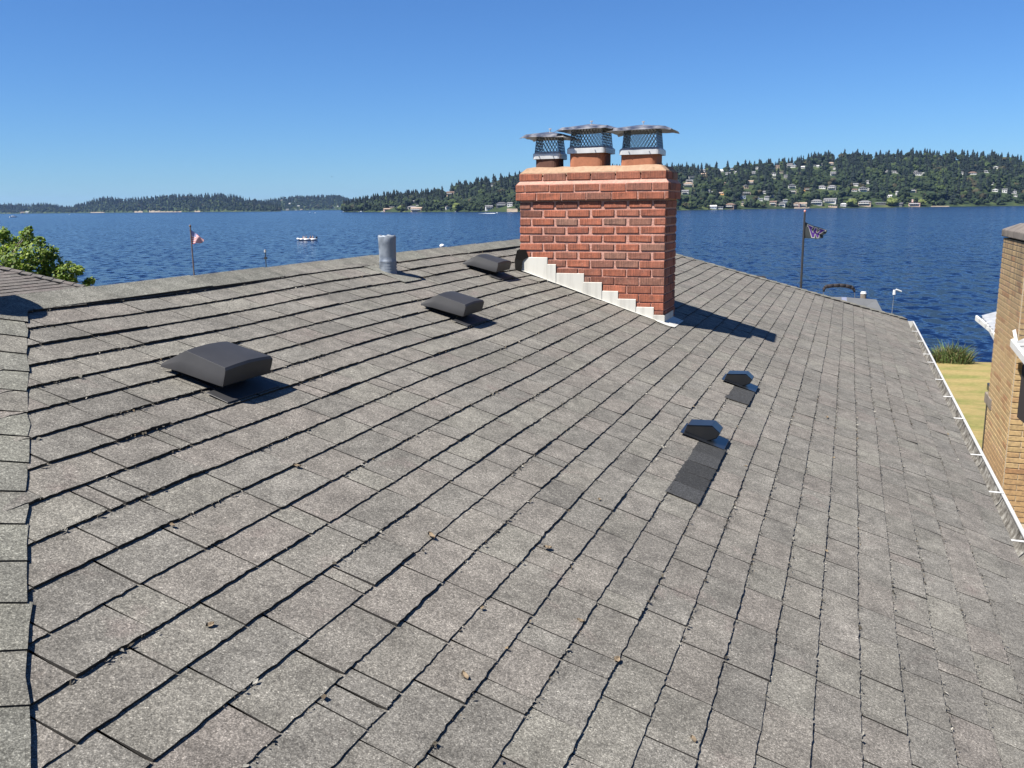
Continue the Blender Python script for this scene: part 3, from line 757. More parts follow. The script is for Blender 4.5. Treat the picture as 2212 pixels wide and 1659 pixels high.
# plumbing pipe with lead jacket
pb = pt(-2.568, 5.242)
pipe = thing('vent_pipe', 'grey lead-wrapped plumbing vent pipe standing near the ridge', 'pipe', T(pb))
r = np.random.default_rng(3); rings = []
n = 20
for (z, rad, j) in ((-.03, .058, 0), (.004, .058, 0), (.008, .0545, 0), (.018, .061, 0), (.026, .0545, 0), (.036, .061, 0), (.044, .0545, 0), (.054, .061, 0), (.064, .0545, 0), (.072, .060, 0), (.08, .0555, 0), (.11, .056, .0008), (.2, .0575, .0012), (.232, .059, .0015), (.242, .057, .003), (.243, .050, .003), (.225, .046, .001), (.05, .045, 0)):
    rings.append([(rad * math.cos(2 * math.pi * i / n) + r.normal(0, j + 1e-6), rad * math.sin(2 * math.pi * i / n) + r.normal(0, j + 1e-6), z + r.normal(0, j + 1e-6)) for i in range(n)])
link('jacket', MB().loft(rings, cap=False).mesh('jacket', MT['galv'], smooth=True), pipe)
fl = MB().box((-.12, -.12, .006), (.19, .12, .009)); me = fl.mesh('lead_flange', MT['cap']); me.transform(T(-pb) @ M_on_roof(-2.568, 5.242)); link('flange', me, pipe)

# ---------- litter in the course joints
V, F, TT = [], [], []
r = np.random.default_rng(21); nb_l = 0
hot = [(r.uniform(1.2, 9), COURSES[r.integers(1, len(COURSES) - 1)], r.uniform(.05, .28)) for _ in range(620)]
for (u, v, spread) in hot:
    for _ in range(r.integers(5, 26)):
        uu = u + r.normal(0, spread); vv = v + abs(r.normal(.003, .006))
        if uu < u_near(vv) + .15 or uu > u_far(vv) - .1: continue
        L = r.uniform(.0015, .0035) if r.random() < .8 else r.uniform(.004, .010); W = L * r.uniform(.25, .7); th = r.uniform(0, math.pi)
        c = np.array([vv, uu, r.uniform(.001, .009) + float(sag(vv, uu))]); d = np.array([math.cos(th), math.sin(th), r.uniform(-.5, .5)]); e = np.array([-math.sin(th), math.cos(th), r.uniform(-.6, .6)])
        V += [c + d * L, c + e * W, c - d * L, c - e * W + np.array([0, 0, .003])]; F += [(nb_l, nb_l + 1, nb_l + 2), (nb_l, nb_l + 2, nb_l + 3)]; nb_l += 4
        g = r.uniform(.25, 1.) ** 2; cc = np.array([.36, .34, .29]) * g if r.random() > .55 else (np.array([.05, .043, .03]) * (g + .3) if r.random() > .3 else np.array([.20, .15, .09]) * g)
        TT += [[*cc, 1]] * 4
lit = link('leaf_litter', np_mesh('leaf_litter', np.array(V), np.array(F), MT['litter'], TT), None, M_ROOF)
tag(lit, 'dry leaf crumbs and moss caught along the shingle joints', 'leaf litter', kind='stuff')
# single dry leaves big enough to see
leaf_me = []
LEAF_AT = ['on a course line at left, below the nearest box vent', 'on a bare tab at lower left of the roof', 'near the bottom centre of the roof', 'at the middle of the roof, left of the repair strip', 'just left of the lower end of the repair strip', 'on the lower middle of the roof, upper of a pair', 'on the lower middle of the roof, lower of a pair', 'on a joint left of the roof centre', 'between the two small hood vents, right side', 'near the bottom edge right of centre', 'below and right of the nearest box vent', 'on the right part of the roof toward the gutter']
for k in range(3):
    r = np.random.default_rng(60 + k); V = []; F = []
    for i in range(5):
        s = i / 4 - .5; wd_ = .010 * (1 - (2 * s) ** 2) ** .6 + .001
        V += [(s * .034, -wd_, .004 + .006 * (2 * s) ** 2 + r.normal(0, .001)), (s * .034, 0, .002 + r.normal(0, .001)), (s * .034, wd_, .006 + r.normal(0, .002))]
    for i in range(4): F += [(3 * i, 3 * i + 1, 3 * i + 4, 3 * i + 3), (3 * i + 1, 3 * i + 2, 3 * i + 5, 3 * i + 4)]
    leaf_me.append(MB().add(V, F).mesh('dry_leaf', MT['leaf_dry']))
for k, (x, y) in enumerate(((370, 1140), (452, 1355), (1003, 1462), (1180, 1190), (1292, 1085), (1252, 1345), (1330, 1430), (930, 1162), (1610, 1010), (1495, 1602), (640, 1010), (1785, 905))):
    rr_ = ray(x, y); P = CAM + rr_ * ((DN) / (rr_ @ N)); d = P - CAM
    v, u = float(d @ S), float(d @ A)
    o = link('dry_leaf', leaf_me[k % 3]); o.matrix_basis = M_on_roof(v, u, .006) @ Matrix.Rotation(k * 1.3, 4, 'Z') @ Matrix.Scale(.55 + .12 * (k % 4), 4)
    tag(o, 'curled brown dry leaf lying ' + LEAF_AT[k], 'leaf', 'dry leaves on the roof')

# ================================================================== lake and ground
m_ = Mat('lake_water', .16, (.006, .018, .05), 0, .5); m_.p.inputs['IOR'].default_value = 1.21
ws = m_.pos('world', (.85, .55, 1), (0, 0, .15)); wl_ = m_.pos('world', (.55, .22, 1), (0, 0, .10))
nz = m_.n('TexNoise'); nz.inputs['Scale'].default_value = .95; nz.inputs['Detail'].default_value = 5; nz.inputs['Roughness'].default_value = .66; m_.l(ws, nz.inputs['Vector'])
gust = m_.noise(wl_, .05, 9, .78)                  # cat's paws: patches of stronger and weaker ripple
amp = m_.ramp(gust, [(.36, 1.5), (.5, 2.1), (.64, 2.8)])
vm = m_.n('VectorMath', operation='SUBTRACT'); m_.l(nz.outputs['Color'], vm.inputs[0]); vm.inputs[1].default_value = (.5, .5, .5)
vs_ = m_.n('VectorMath', operation='MULTIPLY'); m_.l(vm.outputs[0], vs_.inputs[0]); m_.l(amp, vs_.inputs[1])
vf = m_.n('VectorMath', operation='MULTIPLY'); m_.l(vs_.outputs[0], vf.inputs[0]); vf.inputs[1].default_value = (1, 1, 0)
va = m_.n('VectorMath', operation='ADD'); m_.l(vf.outputs[0], va.inputs[0]); va.inputs[1].default_value = (0, 0, 1)
vn = m_.n('VectorMath', operation='NORMALIZE'); m_.l(va.outputs[0], vn.inputs[0]); m_.l(vn.outputs[0], m_.p.inputs['Normal'])
m_.col(m_.ramp(gust, [(.3, (.003, .011, .042)), (.7, (.005, .016, .056))]))
MT['water'] = m_.m
WM = MB().add([(-11000, -11000, 0), (11000, -11000, 0), (11000, 11900, 0), (-11000, 11900, 0)], [(0, 1, 2, 3)])
tag(link('lake_water', WM.mesh('lake_water', MT['water'])), 'deep blue rippled lake stretching to the wooded far shore', 'lake', kind='structure')

m_ = Mat('lawn_dry', .95, (.3, .25, .1), 0, .2); v_ = m_.pos('world')
m_.col(m_.mix(m_.ramp(m_.noise(m_.pos('world', (.5, .5, .5)), 1.1, 4), [(.46, 0.), (.66, .9)]), m_.ramp(m_.noise(v_, 7., 5, .7), [(.3, (.25, .195, .075)), (.7, (.37, .29, .12))]), m_.ramp(m_.noise(v_, 7., 5, .7), [(.3, (.12, .14, .035)), (.7, (.24, .24, .07))])))
m_.bump(m_.noise(v_, 30., 4), .03); MT['lawn'] = m_.m
def ground_z(y):                               # bank falls from the houses to the shore
    return np.interp(y, [-40, 12, 22, 41, 41.5, 45], [4.75, 4.6, 3.2, 1.45, .2, -1.6])
xs = np.linspace(-90, 90, 61); ys = np.concatenate([np.linspace(-40, 40, 41), np.linspace(41, 46, 9)])
V = [(x, y + .5 * math.sin(x * .13) * (1 if y > 20 else 0), float(ground_z(y)) + .12 * math.sin(x * .3 + y * .2)) for y in ys for x in xs]
F = [(j * 61 + i, j * 61 + i + 1, (j + 1) * 61 + i + 1, (j + 1) * 61 + i) for j in range(len(ys) - 1) for i in range(60)]
tag(link('lawn', MB().add(V, F).mesh('lawn', MT['lawn'], smooth=True)), 'sun-dried lawn sloping down to the lake beside the house', 'lawn', kind='structure')

# ------------------------------------------------------------------ far shores
def foliage(nm, base, tr=.15):
    m = Mat(nm, .85, base, 0, .25); a = m.n('Attribute', attribute_name='tint')
    f = m.noise(m.pos('world'), .35, 3, .7)
    m.col(m.mix(1., a.outputs['Color'], m.ramp(f, [(.3, .62), (.7, 1.35)]), 'MULTIPLY')); return m.m
MT['foliage'] = foliage('far_foliage', (.05, .08, .03))
m_ = Mat('hill_ground', .95, (.1, .12, .04), 0, .2); v_ = m_.pos('world')
m_.col(m_.ramp(m_.noise(v_, .02, 5, .65), [(.36, (.018, .030, .012)), (.54, (.035, .055, .018)), (.68, (.09, .10, .035)), (.80, (.18, .15, .09))])); MT['hill'] = m_.m

class Hill:
    """shore and slope described by bearing: distance of the shore, depth of the slope, height of its crest"""
    def __init__(s, name, xs, shore, depth, sky, tree_h, label):
        s.name, s.th = name, tree_h
        X = np.linspace(xs[0], xs[1], 140); s.az = []; s.ds = []; s.dp = []; s.H = []
        for x in X:
            y = np.interp(x, *zip(*sky)); r = ray(x, y); hd = math.hypot(r[0], r[1])
            d = np.interp(x, *zip(*shore)); dp = np.interp(x, *zip(*depth))
            s.az.append(math.atan2(r[0], r[1])); s.ds.append(d / math.cos(s.az[-1])); s.dp.append(dp)
            s.H.append(max(.6, 9 + (s.ds[-1] + dp) * r[2] / hd - tree_h))
        s.az, s.ds, s.dp, s.H = map(np.array, (s.az, s.ds, s.dp, s.H))
        k = np.ones(5) / 5; s.H = np.convolve(np.pad(s.H, 2, 'edge'), k, 'valid')
        SS = np.concatenate([[-.06], np.linspace(0, 1, 26), [1.2, 1.5]]); V = []
        for q in SS:
            for i in range(len(s.az)):
                V.append(s.p(s.az[i], q))
        n = len(s.az); F = [(j * n + i, j * n + i + 1, (j + 1) * n + i + 1, (j + 1) * n + i) for j in range(len(SS) - 1) for i in range(n - 1)]
        s.o = tag(link(name, MB().add(V, F).mesh(name, MT['hill'], smooth=True)), label, 'hill', kind='structure')
    def p(s, az, q):
        ds, dp, H = np.interp(az, s.az, s.ds), np.interp(az, s.az, s.dp), np.interp(az, s.az, s.H)
        d = ds + q * dp
        if q < 0: z = -3.
        elif q <= 1: z = 1.0 + (H - 1.0) * q ** .85 + .05 * H * np.sin(az * 90 + q * 5) * q * (1 - q)
        else: z = H * (1 - (q - 1) * .9)
        return np.array([d * math.sin(az), d * math.cos(az), z])
    def hit(s, x, y):
        r = ray(x, y); az = math.atan2(r[0], r[1]); t = r[2] / math.hypot(r[0], r[1])
        qs = np.linspace(0, 1, 80); P = [s.p(az, q) for q in qs]; el = np.maximum.accumulate([(p[2] - 9) / math.hypot(p[0], p[1]) for p in P])
        q = float(np.interp(t, el, qs)); return az, q, s.p(az, q)

SKY_R = [(743, 445), (750, 440), (764, 429), (788, 424), (811, 421), (829, 416), (863, 413), (897, 411), (923, 414), (954, 403), (991, 393), (1027, 385), (1066, 381), (1095, 376), (1113, 372), (1250, 360), (1434, 353), (1486, 353.7), (1548, 353), (1595, 348), (1624, 346.5), (1660, 345), (1692, 343), (1702, 345), (1735, 337), (1758, 329.5), (1799, 326), (1853, 324), (1902, 328), (1913, 333), (1939, 325), (1972, 323), (2054, 324), (2080, 328), (2143, 326), (2178, 332), (2212, 340), (2330, 345), (2600, 338), (3100, 350)]
SKY_L = [(-700, 430), (-120, 440), (0, 439), (16, 438), (38, 440), (57, 437), (80, 441), (92, 437), (118, 437), (126, 444), (140, 447), (165, 444), (178, 438), (190, 431), (220, 422), (245, 425), (258, 427), (275, 424), (290, 428), (335, 421), (365, 420), (400, 417), (470, 417), (505, 419), (530, 427), (555, 431), (590, 437), (601, 449), (606, 452)]
SKY_F = [(520, 434), (566, 432), (610, 424), (644, 422), (676, 421.5), (699, 420), (725, 420), (741, 423), (756, 429), (800, 436)]
hill_r = Hill('wooded_hill', (742, 3100), [(740, 2018), (866, 1720), (1120, 1427), (1461, 1340), (1800, 1480), (2330, 1450)], [(742, 60), (800, 180), (1000, 300), (1150, 450), (1500, 560), (2330, 560)], SKY_R, 19, 'long wooded hill dotted with houses across the lake')
hill_l = Hill('wooded_island', (-700, 606), [(-120, 4600), (0, 4500), (200, 4000), (576, 3080), (606, 3040)], [(-120, 120), (150, 110), (230, 260), (560, 300), (606, 60)], SKY_L, 17, 'low wooded point on the left of the far shore')
hill_f = Hill('distant_hill', (520, 800), [(520, 4300), (800, 4300)], [(520, 500), (800, 500)], SKY_F, 14, 'bluish distant hill seen between the two nearer wooded shores')
hill_g = Hill('farthest_ridge', (-700, 330), [(-120, 8200), (330, 8200)], [(-120, 600), (330, 600)], [(-700, 452), (330, 449)], 2, 'thin blue ridge in the gap at far left')

# ------------------------------------------------------------------ far houses (things on the slope)
HOUSE_C = {'white': (.58, .58, .56), 'cream': (.46, .40, .29), 'tan': (.46, .36, .26), 'grey': (.36, .36, .36), 'pink': (.58, .40, .34), 'orange': (.62, .33, .12), 'brown': (.20, .14, .10), 'blue': (.42, .48, .56), 'dark': (.10, .10, .10)}
for k, c in HOUSE_C.items(): MT['hs_' + k] = simple('siding_' + k, c, .7, 0, .08, .6)
ROOF_C = {'grey': (.16, .16, .165), 'dark': (.07, .07, .075), 'brown': (.15, .10, .075), 'tan': (.33, .25, .19), 'white': (.55, .55, .55)}
for k, c in ROOF_C.items(): MT['rf_' + k] = simple('roofing_' + k, c, .85, 0, .15, .8)
win_me = MB().box((-.5, -.04, 0), (.5, .04, 1)).mesh('window', MT['glass'])
HOUSES = []
def far_house(hill, x, y, wpx, wall, rf, storeys=2, style='gable', rnd=None):
    az, q, P = hill.hit(x, y); d = math.hypot(P[0], P[1])
    w = max(4., .86 * wpx * d / 1951.); dp = max(5., min(w * .7, 11)); h = 2.45 * storeys
    r = np.random.default_rng(int(x * 7 + y * 13)); rot = -az + r.uniform(-.35, .35)
    root = thing('lakeside_home', None, 'house', T((P[0], P[1], P[2] - .6)) @ Matrix.Rotation(rot, 4, 'Z'), 'houses on the far shore')
    link('wall', MB().box((-w / 2, -dp / 2, -2), (w / 2, dp / 2, h + .6)).mesh('wall', MT['hs_' + wall]), root)
    ov = .6; z0 = h + .6; rh = min(2.6, .28 * dp)
    R = MB(); W2, D2 = w / 2 + ov, dp / 2 + ov
    if style == 'gable':
        R.add([(-W2, -D2, z0), (W2, -D2, z0), (W2, D2, z0), (-W2, D2, z0), (-W2, 0, z0 + rh), (W2, 0, z0 + rh)], [(0, 1, 5, 4), (2, 3, 4, 5), (0, 4, 3), (1, 2, 5), (0, 3, 2, 1)])
    elif style == 'front':
        R.add([(-W2, -D2, z0), (W2, -D2, z0), (W2, D2, z0), (-W2, D2, z0), (0, -D2, z0 + rh * 1.2), (0, D2, z0 + rh * 1.2)], [(0, 4, 5, 3), (1, 2, 5, 4), (0, 1, 4), (2, 3, 5), (0, 3, 2, 1)])
    elif style == 'hip':
        i_ = min(W2 * .6, D2); R.add([(-W2, -D2, z0), (W2, -D2, z0), (W2, D2, z0), (-W2, D2, z0), (-W2 + i_, 0, z0 + rh), (W2 - i_, 0, z0 + rh)], [(0, 1, 5, 4), (2, 3, 4, 5), (0, 4, 3), (1, 2, 5), (0, 3, 2, 1)])
    else:
        R.box((-W2, -D2, z0 - .05), (W2, D2, z0 + .35))
    link('roof', R.mesh('roof', MT['rf_' + rf]), root)
    nw = max(2, min(5, int(w / 3)))
    for s in range(storeys):
        for k in range(nw):
            ww = w / nw * r.uniform(.45, .72); o = link('window', win_me, root)
            o.location = (-w / 2 + w * (k + .5) / nw, -dp / 2 - .01, .6 + s * 2.7 + .75); o.scale = (ww, 1.5, r.uniform(1.2, 1.7))
    if storeys > 1 and w > 9:
        link('deck', MB().box((-w * .45, -dp / 2 - 2., 3.0), (w * .35, -dp / 2 - .1, 3.2)).box((-w * .45, -dp / 2 - 2., 3.2), (w * .35, -dp / 2 - 1.92, 4.1)).mesh('deck', MT['hs_' + ('white' if wall != 'white' else 'grey')]), root)
    HOUSES.append((root, hill, az, q, w, d, P, wall, rf, x, y)); return root
def Z3(x, y): return 1423 + x * .1792, 306.2 + y * .1792
def Z4(x, y): return 1801.4 + x * .1857, 306.2 + y * .1857
def Z2(x, y): return 558.4 + x * .2606, 360.3 + y * .2606
L3 = [(525, 370, 80, 'white', 'grey', 2, 'gable'), (545, 405, 70, 'tan', 'tan', 1, 'gable'), (395, 445, 95, 'white', 'grey', 2, 'flat'), (372, 490, 95, 'white', 'white', 2, 'flat'), (360, 540, 140, 'cream', 'tan', 2, 'hip'), (320, 632, 90, 'white', 'grey', 2, 'gable'),
      (745, 335, 85, 'white', 'white', 1, 'gable'), (890, 322, 60, 'grey', 'grey', 2, 'front'), (835, 410, 62, 'grey', 'grey', 2, 'gable'), (930, 380, 30, 'white', 'white', 1, 'front'), (1190, 305, 45, 'white', 'grey', 2, 'front'), (1150, 402, 90, 'white', 'grey', 2, 'gable'),
      (1385, 410, 60, 'white', 'dark', 2, 'hip'), (1390, 440, 40, 'white', 'grey', 1, 'flat'), (1480, 382, 52, 'cream', 'tan', 2, 'flat'), (1435, 298, 50, 'tan', 'brown', 2, 'gable'), (1575, 285, 75, 'grey', 'grey', 2, 'gable'), (1625, 308, 75, 'white', 'grey', 1, 'hip'), (1745, 318, 60, 'white', 'white', 1, 'gable'),
      (1870, 295, 52, 'white', 'white', 1, 'flat'), (1920, 305, 32, 'white', 'white', 1, 'gable'), (1962, 285, 28, 'white', 'white', 1, 'front'), (2075, 288, 72, 'tan', 'tan', 2, 'hip'), (2120, 335, 40, 'white', 'grey', 2, 'front'), (2105, 405, 75, 'white', 'grey', 2, 'gable'), (1530, 438, 42, 'grey', 'grey', 2, 'gable'), (1640, 432, 30, 'white', 'grey', 1, 'front'),
      (1118, 515, 95, 'pink', 'tan', 2, 'gable'), (1050, 565, 62, 'tan', 'grey', 2, 'front'), (790, 515, 62, 'brown', 'brown', 1, 'hip'), (1050, 638, 115, 'tan', 'grey', 2, 'flat'), (1010, 684, 72, 'blue', 'white', 2, 'flat'), (760, 638, 72, 'orange', 'tan', 1, 'gable'), (600, 625, 42, 'grey', 'grey', 2, 'gable'), (655, 625, 45, 'white', 'grey', 1, 'gable'),
      (880, 632, 30, 'white', 'white', 1, 'front'), (1270, 622, 75, 'white', 'grey', 1, 'gable'), (1300, 702, 55, 'white', 'grey', 2, 'gable'), (1372, 672, 42, 'white', 'dark', 2, 'flat'), (1235, 712, 42, 'white', 'grey', 1, 'gable'), (1187, 690, 42, 'blue', 'grey', 1, 'hip'), (1380, 765, 85, 'tan', 'brown', 2, 'gable'),
      (1605, 560, 92, 'white', 'grey', 2, 'front'), (1605, 622, 112, 'cream', 'white', 2, 'flat'), (1795, 592, 92, 'orange', 'tan', 2, 'flat'), (1965, 562, 105, 'white', 'grey', 1, 'hip'), (2088, 575, 105, 'grey', 'grey', 2, 'hip'), (1900, 752, 145, 'grey', 'grey', 2, 'hip'), (2068, 735, 155, 'white', 'grey', 2, 'gable'),
      (1492, 775, 82, 'white', 'grey', 2, 'front'), (1522, 722, 52, 'blue', 'grey', 1, 'gable'), (1662, 785, 85, 'pink', 'tan', 2, 'front'), (1735, 785, 92, 'cream', 'tan', 2, 'gable'), (650, 800, 95, 'blue', 'white', 1, 'gable'), (735, 806, 75, 'white', 'white', 1, 'flat'), (862, 800, 122, 'brown', 'brown', 2, 'hip'), (1010, 768, 30, 'cream', 'grey', 2, 'front'), (2100, 785, 112, 'tan', 'grey', 1, 'flat')]
L4 = [(610, 352, 38, 'grey', 'grey', 1, 'gable'), (690, 362, 50, 'white', 'grey', 1, 'gable'), (738, 364, 32, 'white', 'white', 1, 'front'), (950, 362, 55, 'grey', 'grey', 1, 'hip'), (972, 388, 85, 'white', 'dark', 1, 'gable'), (1040, 384, 24, 'white', 'white', 1, 'front'), (1490, 382, 28, 'white', 'grey', 2, 'front'), (1610, 378, 85, 'white', 'brown', 1, 'hip'), (1778, 358, 55, 'white', 'grey', 1, 'gable'), (1885, 312, 62, 'white', 'white', 1, 'front'),
      (395, 488, 48, 'white', 'grey', 2, 'gable'), (245, 512, 75, 'white', 'grey', 1, 'gable'), (235, 575, 62, 'white', 'brown', 1, 'gable'), (335, 575, 95, 'white', 'grey', 2, 'front'), (400, 566, 32, 'white', 'grey', 2, 'flat'), (905, 586, 98, 'cream', 'grey', 2, 'flat'), (1030, 562, 32, 'grey', 'grey', 2, 'front'), (1138, 562, 32, 'white', 'grey', 1, 'gable'), (732, 618, 22, 'white', 'white', 2, 'front'), (650, 645, 52, 'white', 'white', 1, 'gable'),
      (358, 738, 152, 'tan', 'grey', 2, 'hip'), (540, 725, 112, 'dark', 'white', 1, 'flat'), (112, 745, 72, 'grey', 'white', 1, 'hip'), (757, 742, 92, 'dark', 'dark', 1, 'gable'), (935, 742, 130, 'pink', 'brown', 2, 'flat'), (1875, 578, 62, 'white', 'white', 1, 'front'), (1985, 590, 52, 'white', 'grey', 2, 'gable'), (2095, 602, 52, 'grey', 'grey', 2, 'front'), (2118, 638, 38, 'white', 'white', 1, 'flat'), (188, 680, 32, 'white', 'grey', 1, 'front'), (1195, 450, 22, 'white', 'white', 2, 'front'), (1835, 498, 28, 'white', 'grey', 1, 'gable')]
L2 = [(1935, 165, 36, 'white', 'grey', 2, 'front'), (1592, 235, 72, 'tan', 'brown', 2, 'gable'), (1560, 208, 32, 'grey', 'grey', 1, 'gable'), (1275, 307, 46, 'white', 'grey', 2, 'gable'), (1322, 320, 32, 'white', 'grey', 1, 'flat'), (1112, 340, 52, 'tan', 'white', 1, 'flat'), (1062, 362, 52, 'pink', 'tan', 1, 'gable'), (1275, 345, 92, 'grey', 'grey', 1, 'hip'), (1312, 368, 104, 'tan', 'tan', 2, 'gable'), (1567, 354, 38, 'white', 'grey', 2, 'front'), (1910, 354, 66, 'white', 'grey', 2, 'gable'), (2015, 330, 104, 'dark', 'dark', 2, 'hip'), (2088, 328, 52, 'white', 'grey', 2, 'gable'), (905, 333, 12, 'white', 'white', 2, 'front')]
for (lst, Z, k) in ((L3, Z3, .1792), (L4, Z4, .1857), (L2, Z2, .2606)):
    for (x, y, w, wall, rf, st, sty) in lst: far_house(hill_r, *Z(x, y), w * k, wall, rf, st, sty)
# pink house has a tall chimney tower
pk_h = [h for h in HOUSES if h[7] == 'pink' and h[9] > 1950][0]
link('chimney_tower', MB().box((-4.5, -4.2, 0), (-2., -1.6, 10.5)).mesh('chimney_tower', MT['hs_pink']), pk_h[0])
LF_ = [(255, 308, 22, 'white', 'white', 1, 'gable'), (190, 280, 22, 'tan', 'grey', 1, 'gable'), (300, 290, 14, 'white', 'white', 1, 'front'), (332, 328, 18, 'white', 'white', 1, 'gable'), (430, 320, 14, 'white', 'grey', 1, 'front'), (355, 362, 20, 'white', 'tan', 1, 'gable'), (312, 362, 18, 'white', 'white', 1, 'flat'), (240, 358, 26, 'tan', 'grey', 1, 'gable'), (625, 345, 24, 'white', 'grey', 1, 'hip'), (660, 332, 18, 'white', 'white', 1, 'gable'), (690, 332, 14, 'white', 'white', 1, 'front'), (180, 334, 12, 'white', 'white', 1, 'front'), (370, 326, 12, 'white', 'white', 1, 'flat')]
for (x, y, w, wall, rf, st, sty) in LF_: far_house(hill_f, *Z2(x, y), w * .2606, wall, rf, st, sty)
far_house(hill_l, 50, 460, 9, 'tan', 'tan', 1, 'gable'); far_house(hill_l, 59, 459.5, 6, 'white', 'white', 1, 'gable')
# labels by place: band on the slope, then order from the left
ORD = ['first', 'second', 'third', 'fourth', 'fifth', 'sixth', 'seventh', 'eighth', 'ninth', 'tenth', 'eleventh', 'twelfth', 'thirteenth', 'fourteenth', 'fifteenth', 'sixteenth', 'seventeenth', 'eighteenth', 'nineteenth', 'twentieth']
bands = {}
for h in HOUSES:
    hl = h[1]
    if hl is hill_r:
        side = 'left of the brick chimney' if h[9] < 1250 else 'right of the brick chimney'
        bd = 'on the shoreline' if h[3] < .10 else 'low on the slope' if h[3] < .30 else 'halfway up the hill' if h[3] < .62 else 'high on the hill'
        place = bd + ' ' + side
    elif hl is hill_f: place = 'on the distant blue hill'
    else: place = 'on the low left point'
    bands.setdefault((h[7], place), []).append(h)
for (wall, place), hs in bands.items():
    hs.sort(key=lambda h: h[9])
    for k, h in enumerate(hs):
        h[0]['label'] = (f'only {wall} house {place}' if len(hs) == 1 else f'{ORD[k]} {wall} house from the left {place}')
big = max((h for h in HOUSES if h[7] == 'orange' and h[9] > 1700), key=lambda h: h[4]); big[0]['label'] = 'bright orange house on a grassy clearing of the far hill'
pk_h[0]['label'] = 'pink waterfront house with a tall chimney tower on the far shore'

# ------------------------------------------------------------------ far trees
def conifer(seed, seg=8, tiers=6):
    r = np.random.default_rng(seed); V = []; F = []
    for k in range(tiers):
        z0 = .06 + .86 * k / tiers; z1 = z0 + 1.55 * .86 / tiers; rad = .25 * (1 - k / tiers) ** .75 + .025
        b = len(V)
        for i in range(seg):
            t = 2 * math.pi * (i + r.uniform(-.3, .3)) / seg; q = rad * r.uniform(.6, 1.25)
            V.append((q * math.cos(t), q * math.sin(t), z0 + r.uniform(-.05, .03)))
        V.append((r.normal(0, .01), r.normal(0, .01), min(1, z1)))
        for i in range(seg): F.append((b + i, b + (i + 1) % seg, b + seg))
    return np.array(V), np.array(F)
def broadleaf(seed, lumps=4, fine=1):
    r = np.random.default_rng(seed); VV, FF = [], []; nv = 0
    for k in range(lumps):
        bm = bmesh.new(); bmesh.ops.create_icosphere(bm, subdivisions=fine + 1, radius=1)
        v = np.array([x.co[:] for x in bm.verts]); f = np.array([[x.index for x in fc.verts] for fc in bm.faces]); bm.free()
        v *= (1 + r.normal(0, .17, (len(v), 1)))
        c = np.array([r.uniform(-.22, .22), r.uniform(-.22, .22), r.uniform(.35, .72)]); s = r.uniform(.19, .3)
        VV.append(v * np.array([s, s, s * .95]) + c); FF.append(f + nv); nv += len(v)
    return np.concatenate(VV), np.concatenate(FF)
CON = [conifer(i) for i in range(6)]; BRO = [broadleaf(20 + i, 3) for i in range(6)]
def forest(hill, name, n, con_frac, hmin, hmax, label, az_rng=None, seed=1, jitter=1.3):
    r = np.random.default_rng(seed); VV, FF, TT = [], [], []; nv = 0; kept = []
    hz = [(h[2], h[3], h[4], h[5], h[6]) for h in HOUSES if h[1] is hill]
    a0, a1 = hill.az[0], hill.az[-1]
    az = r.uniform(a0, a1, n); qq = r.uniform(0, 1.03, n) ** 1.12
    for i in range(n):
        H = np.interp(az[i], hill.az, hill.H); P = hill.p(az[i], qq[i]); d = math.hypot(P[0], P[1])
        con = r.random() < con_frac * (.35 + .9 * qq[i])
        h = r.uniform(hmin, hmax) * (1.25 if con else .85) * (1.15 if con and r.random() < .15 else 1)
        if qq[i] < .05: h *= .6
        if qq[i] > .85: h = min(h, hill.th * 1.35)
        sx = h * (r.uniform(.75, 1.05) if con else r.uniform(1.0, 1.45)) * (1 if con else .9)
        rad = sx * (.2 if con else .42); top = (P[2] + h - 9) / d; bad = False
        for (ha, hq, hwid, hd, hp) in hz:
            if abs(az[i] - ha) * d < hwid * .5 + rad * .4:
                hb = (hp[2] + .8 - 9) / hd
                if d < hd + 3 and d > hd - 170 and top > hb: bad = True; break
                if abs(d - hd) < 8 and abs(az[i] - ha) * d < hwid * .5 + rad * .4: bad = True; break
        if bad: continue
        kept.append((P, h, sx, con))
        v, f = (CON if con else BRO)[r.integers(6)]
        t = r.uniform(0, 6.28); c, s = math.cos(t), math.sin(t)
        vv = np.stack([(v[:, 0] * c - v[:, 1] * s) * sx, (v[:, 0] * s + v[:, 1] * c) * sx, v[:, 2] * h], 1) + P - np.array([0, 0, .06 * h])
        VV.append(vv); FF.append(f + nv); nv += len(v)
        g = r.uniform(.75, 1.3)
        if con: cc = np.array([.008, .015, .011]) * g
        else:
            cc = np.array([.018, .031, .012]) * g
            if r.random() < .16: cc = np.array([.036, .054, .015]) * g
            elif r.random() < .06: cc = np.array([.042, .038, .018]) * g
        TT.append(np.tile([*cc, 1], (len(v), 1)))
    me = np_mesh(name, np.concatenate(VV), np.concatenate(FF), MT['foliage'], np.concatenate(TT))
    return tag(link(name, me), label, 'forest', kind='stuff')
forest(hill_r, 'hillside_forest', 8600, .38, 13, 22, 'dense mixed forest covering the long hill across the lake', seed=2)
forest(hill_l, 'island_forest', 3600, .6, 12, 21, 'dark bluish trees covering the low point at left', seed=3)
forest(hill_f, 'distant_forest', 1300, .6, 12, 20, 'hazy trees on the distant blue hill', seed=4)

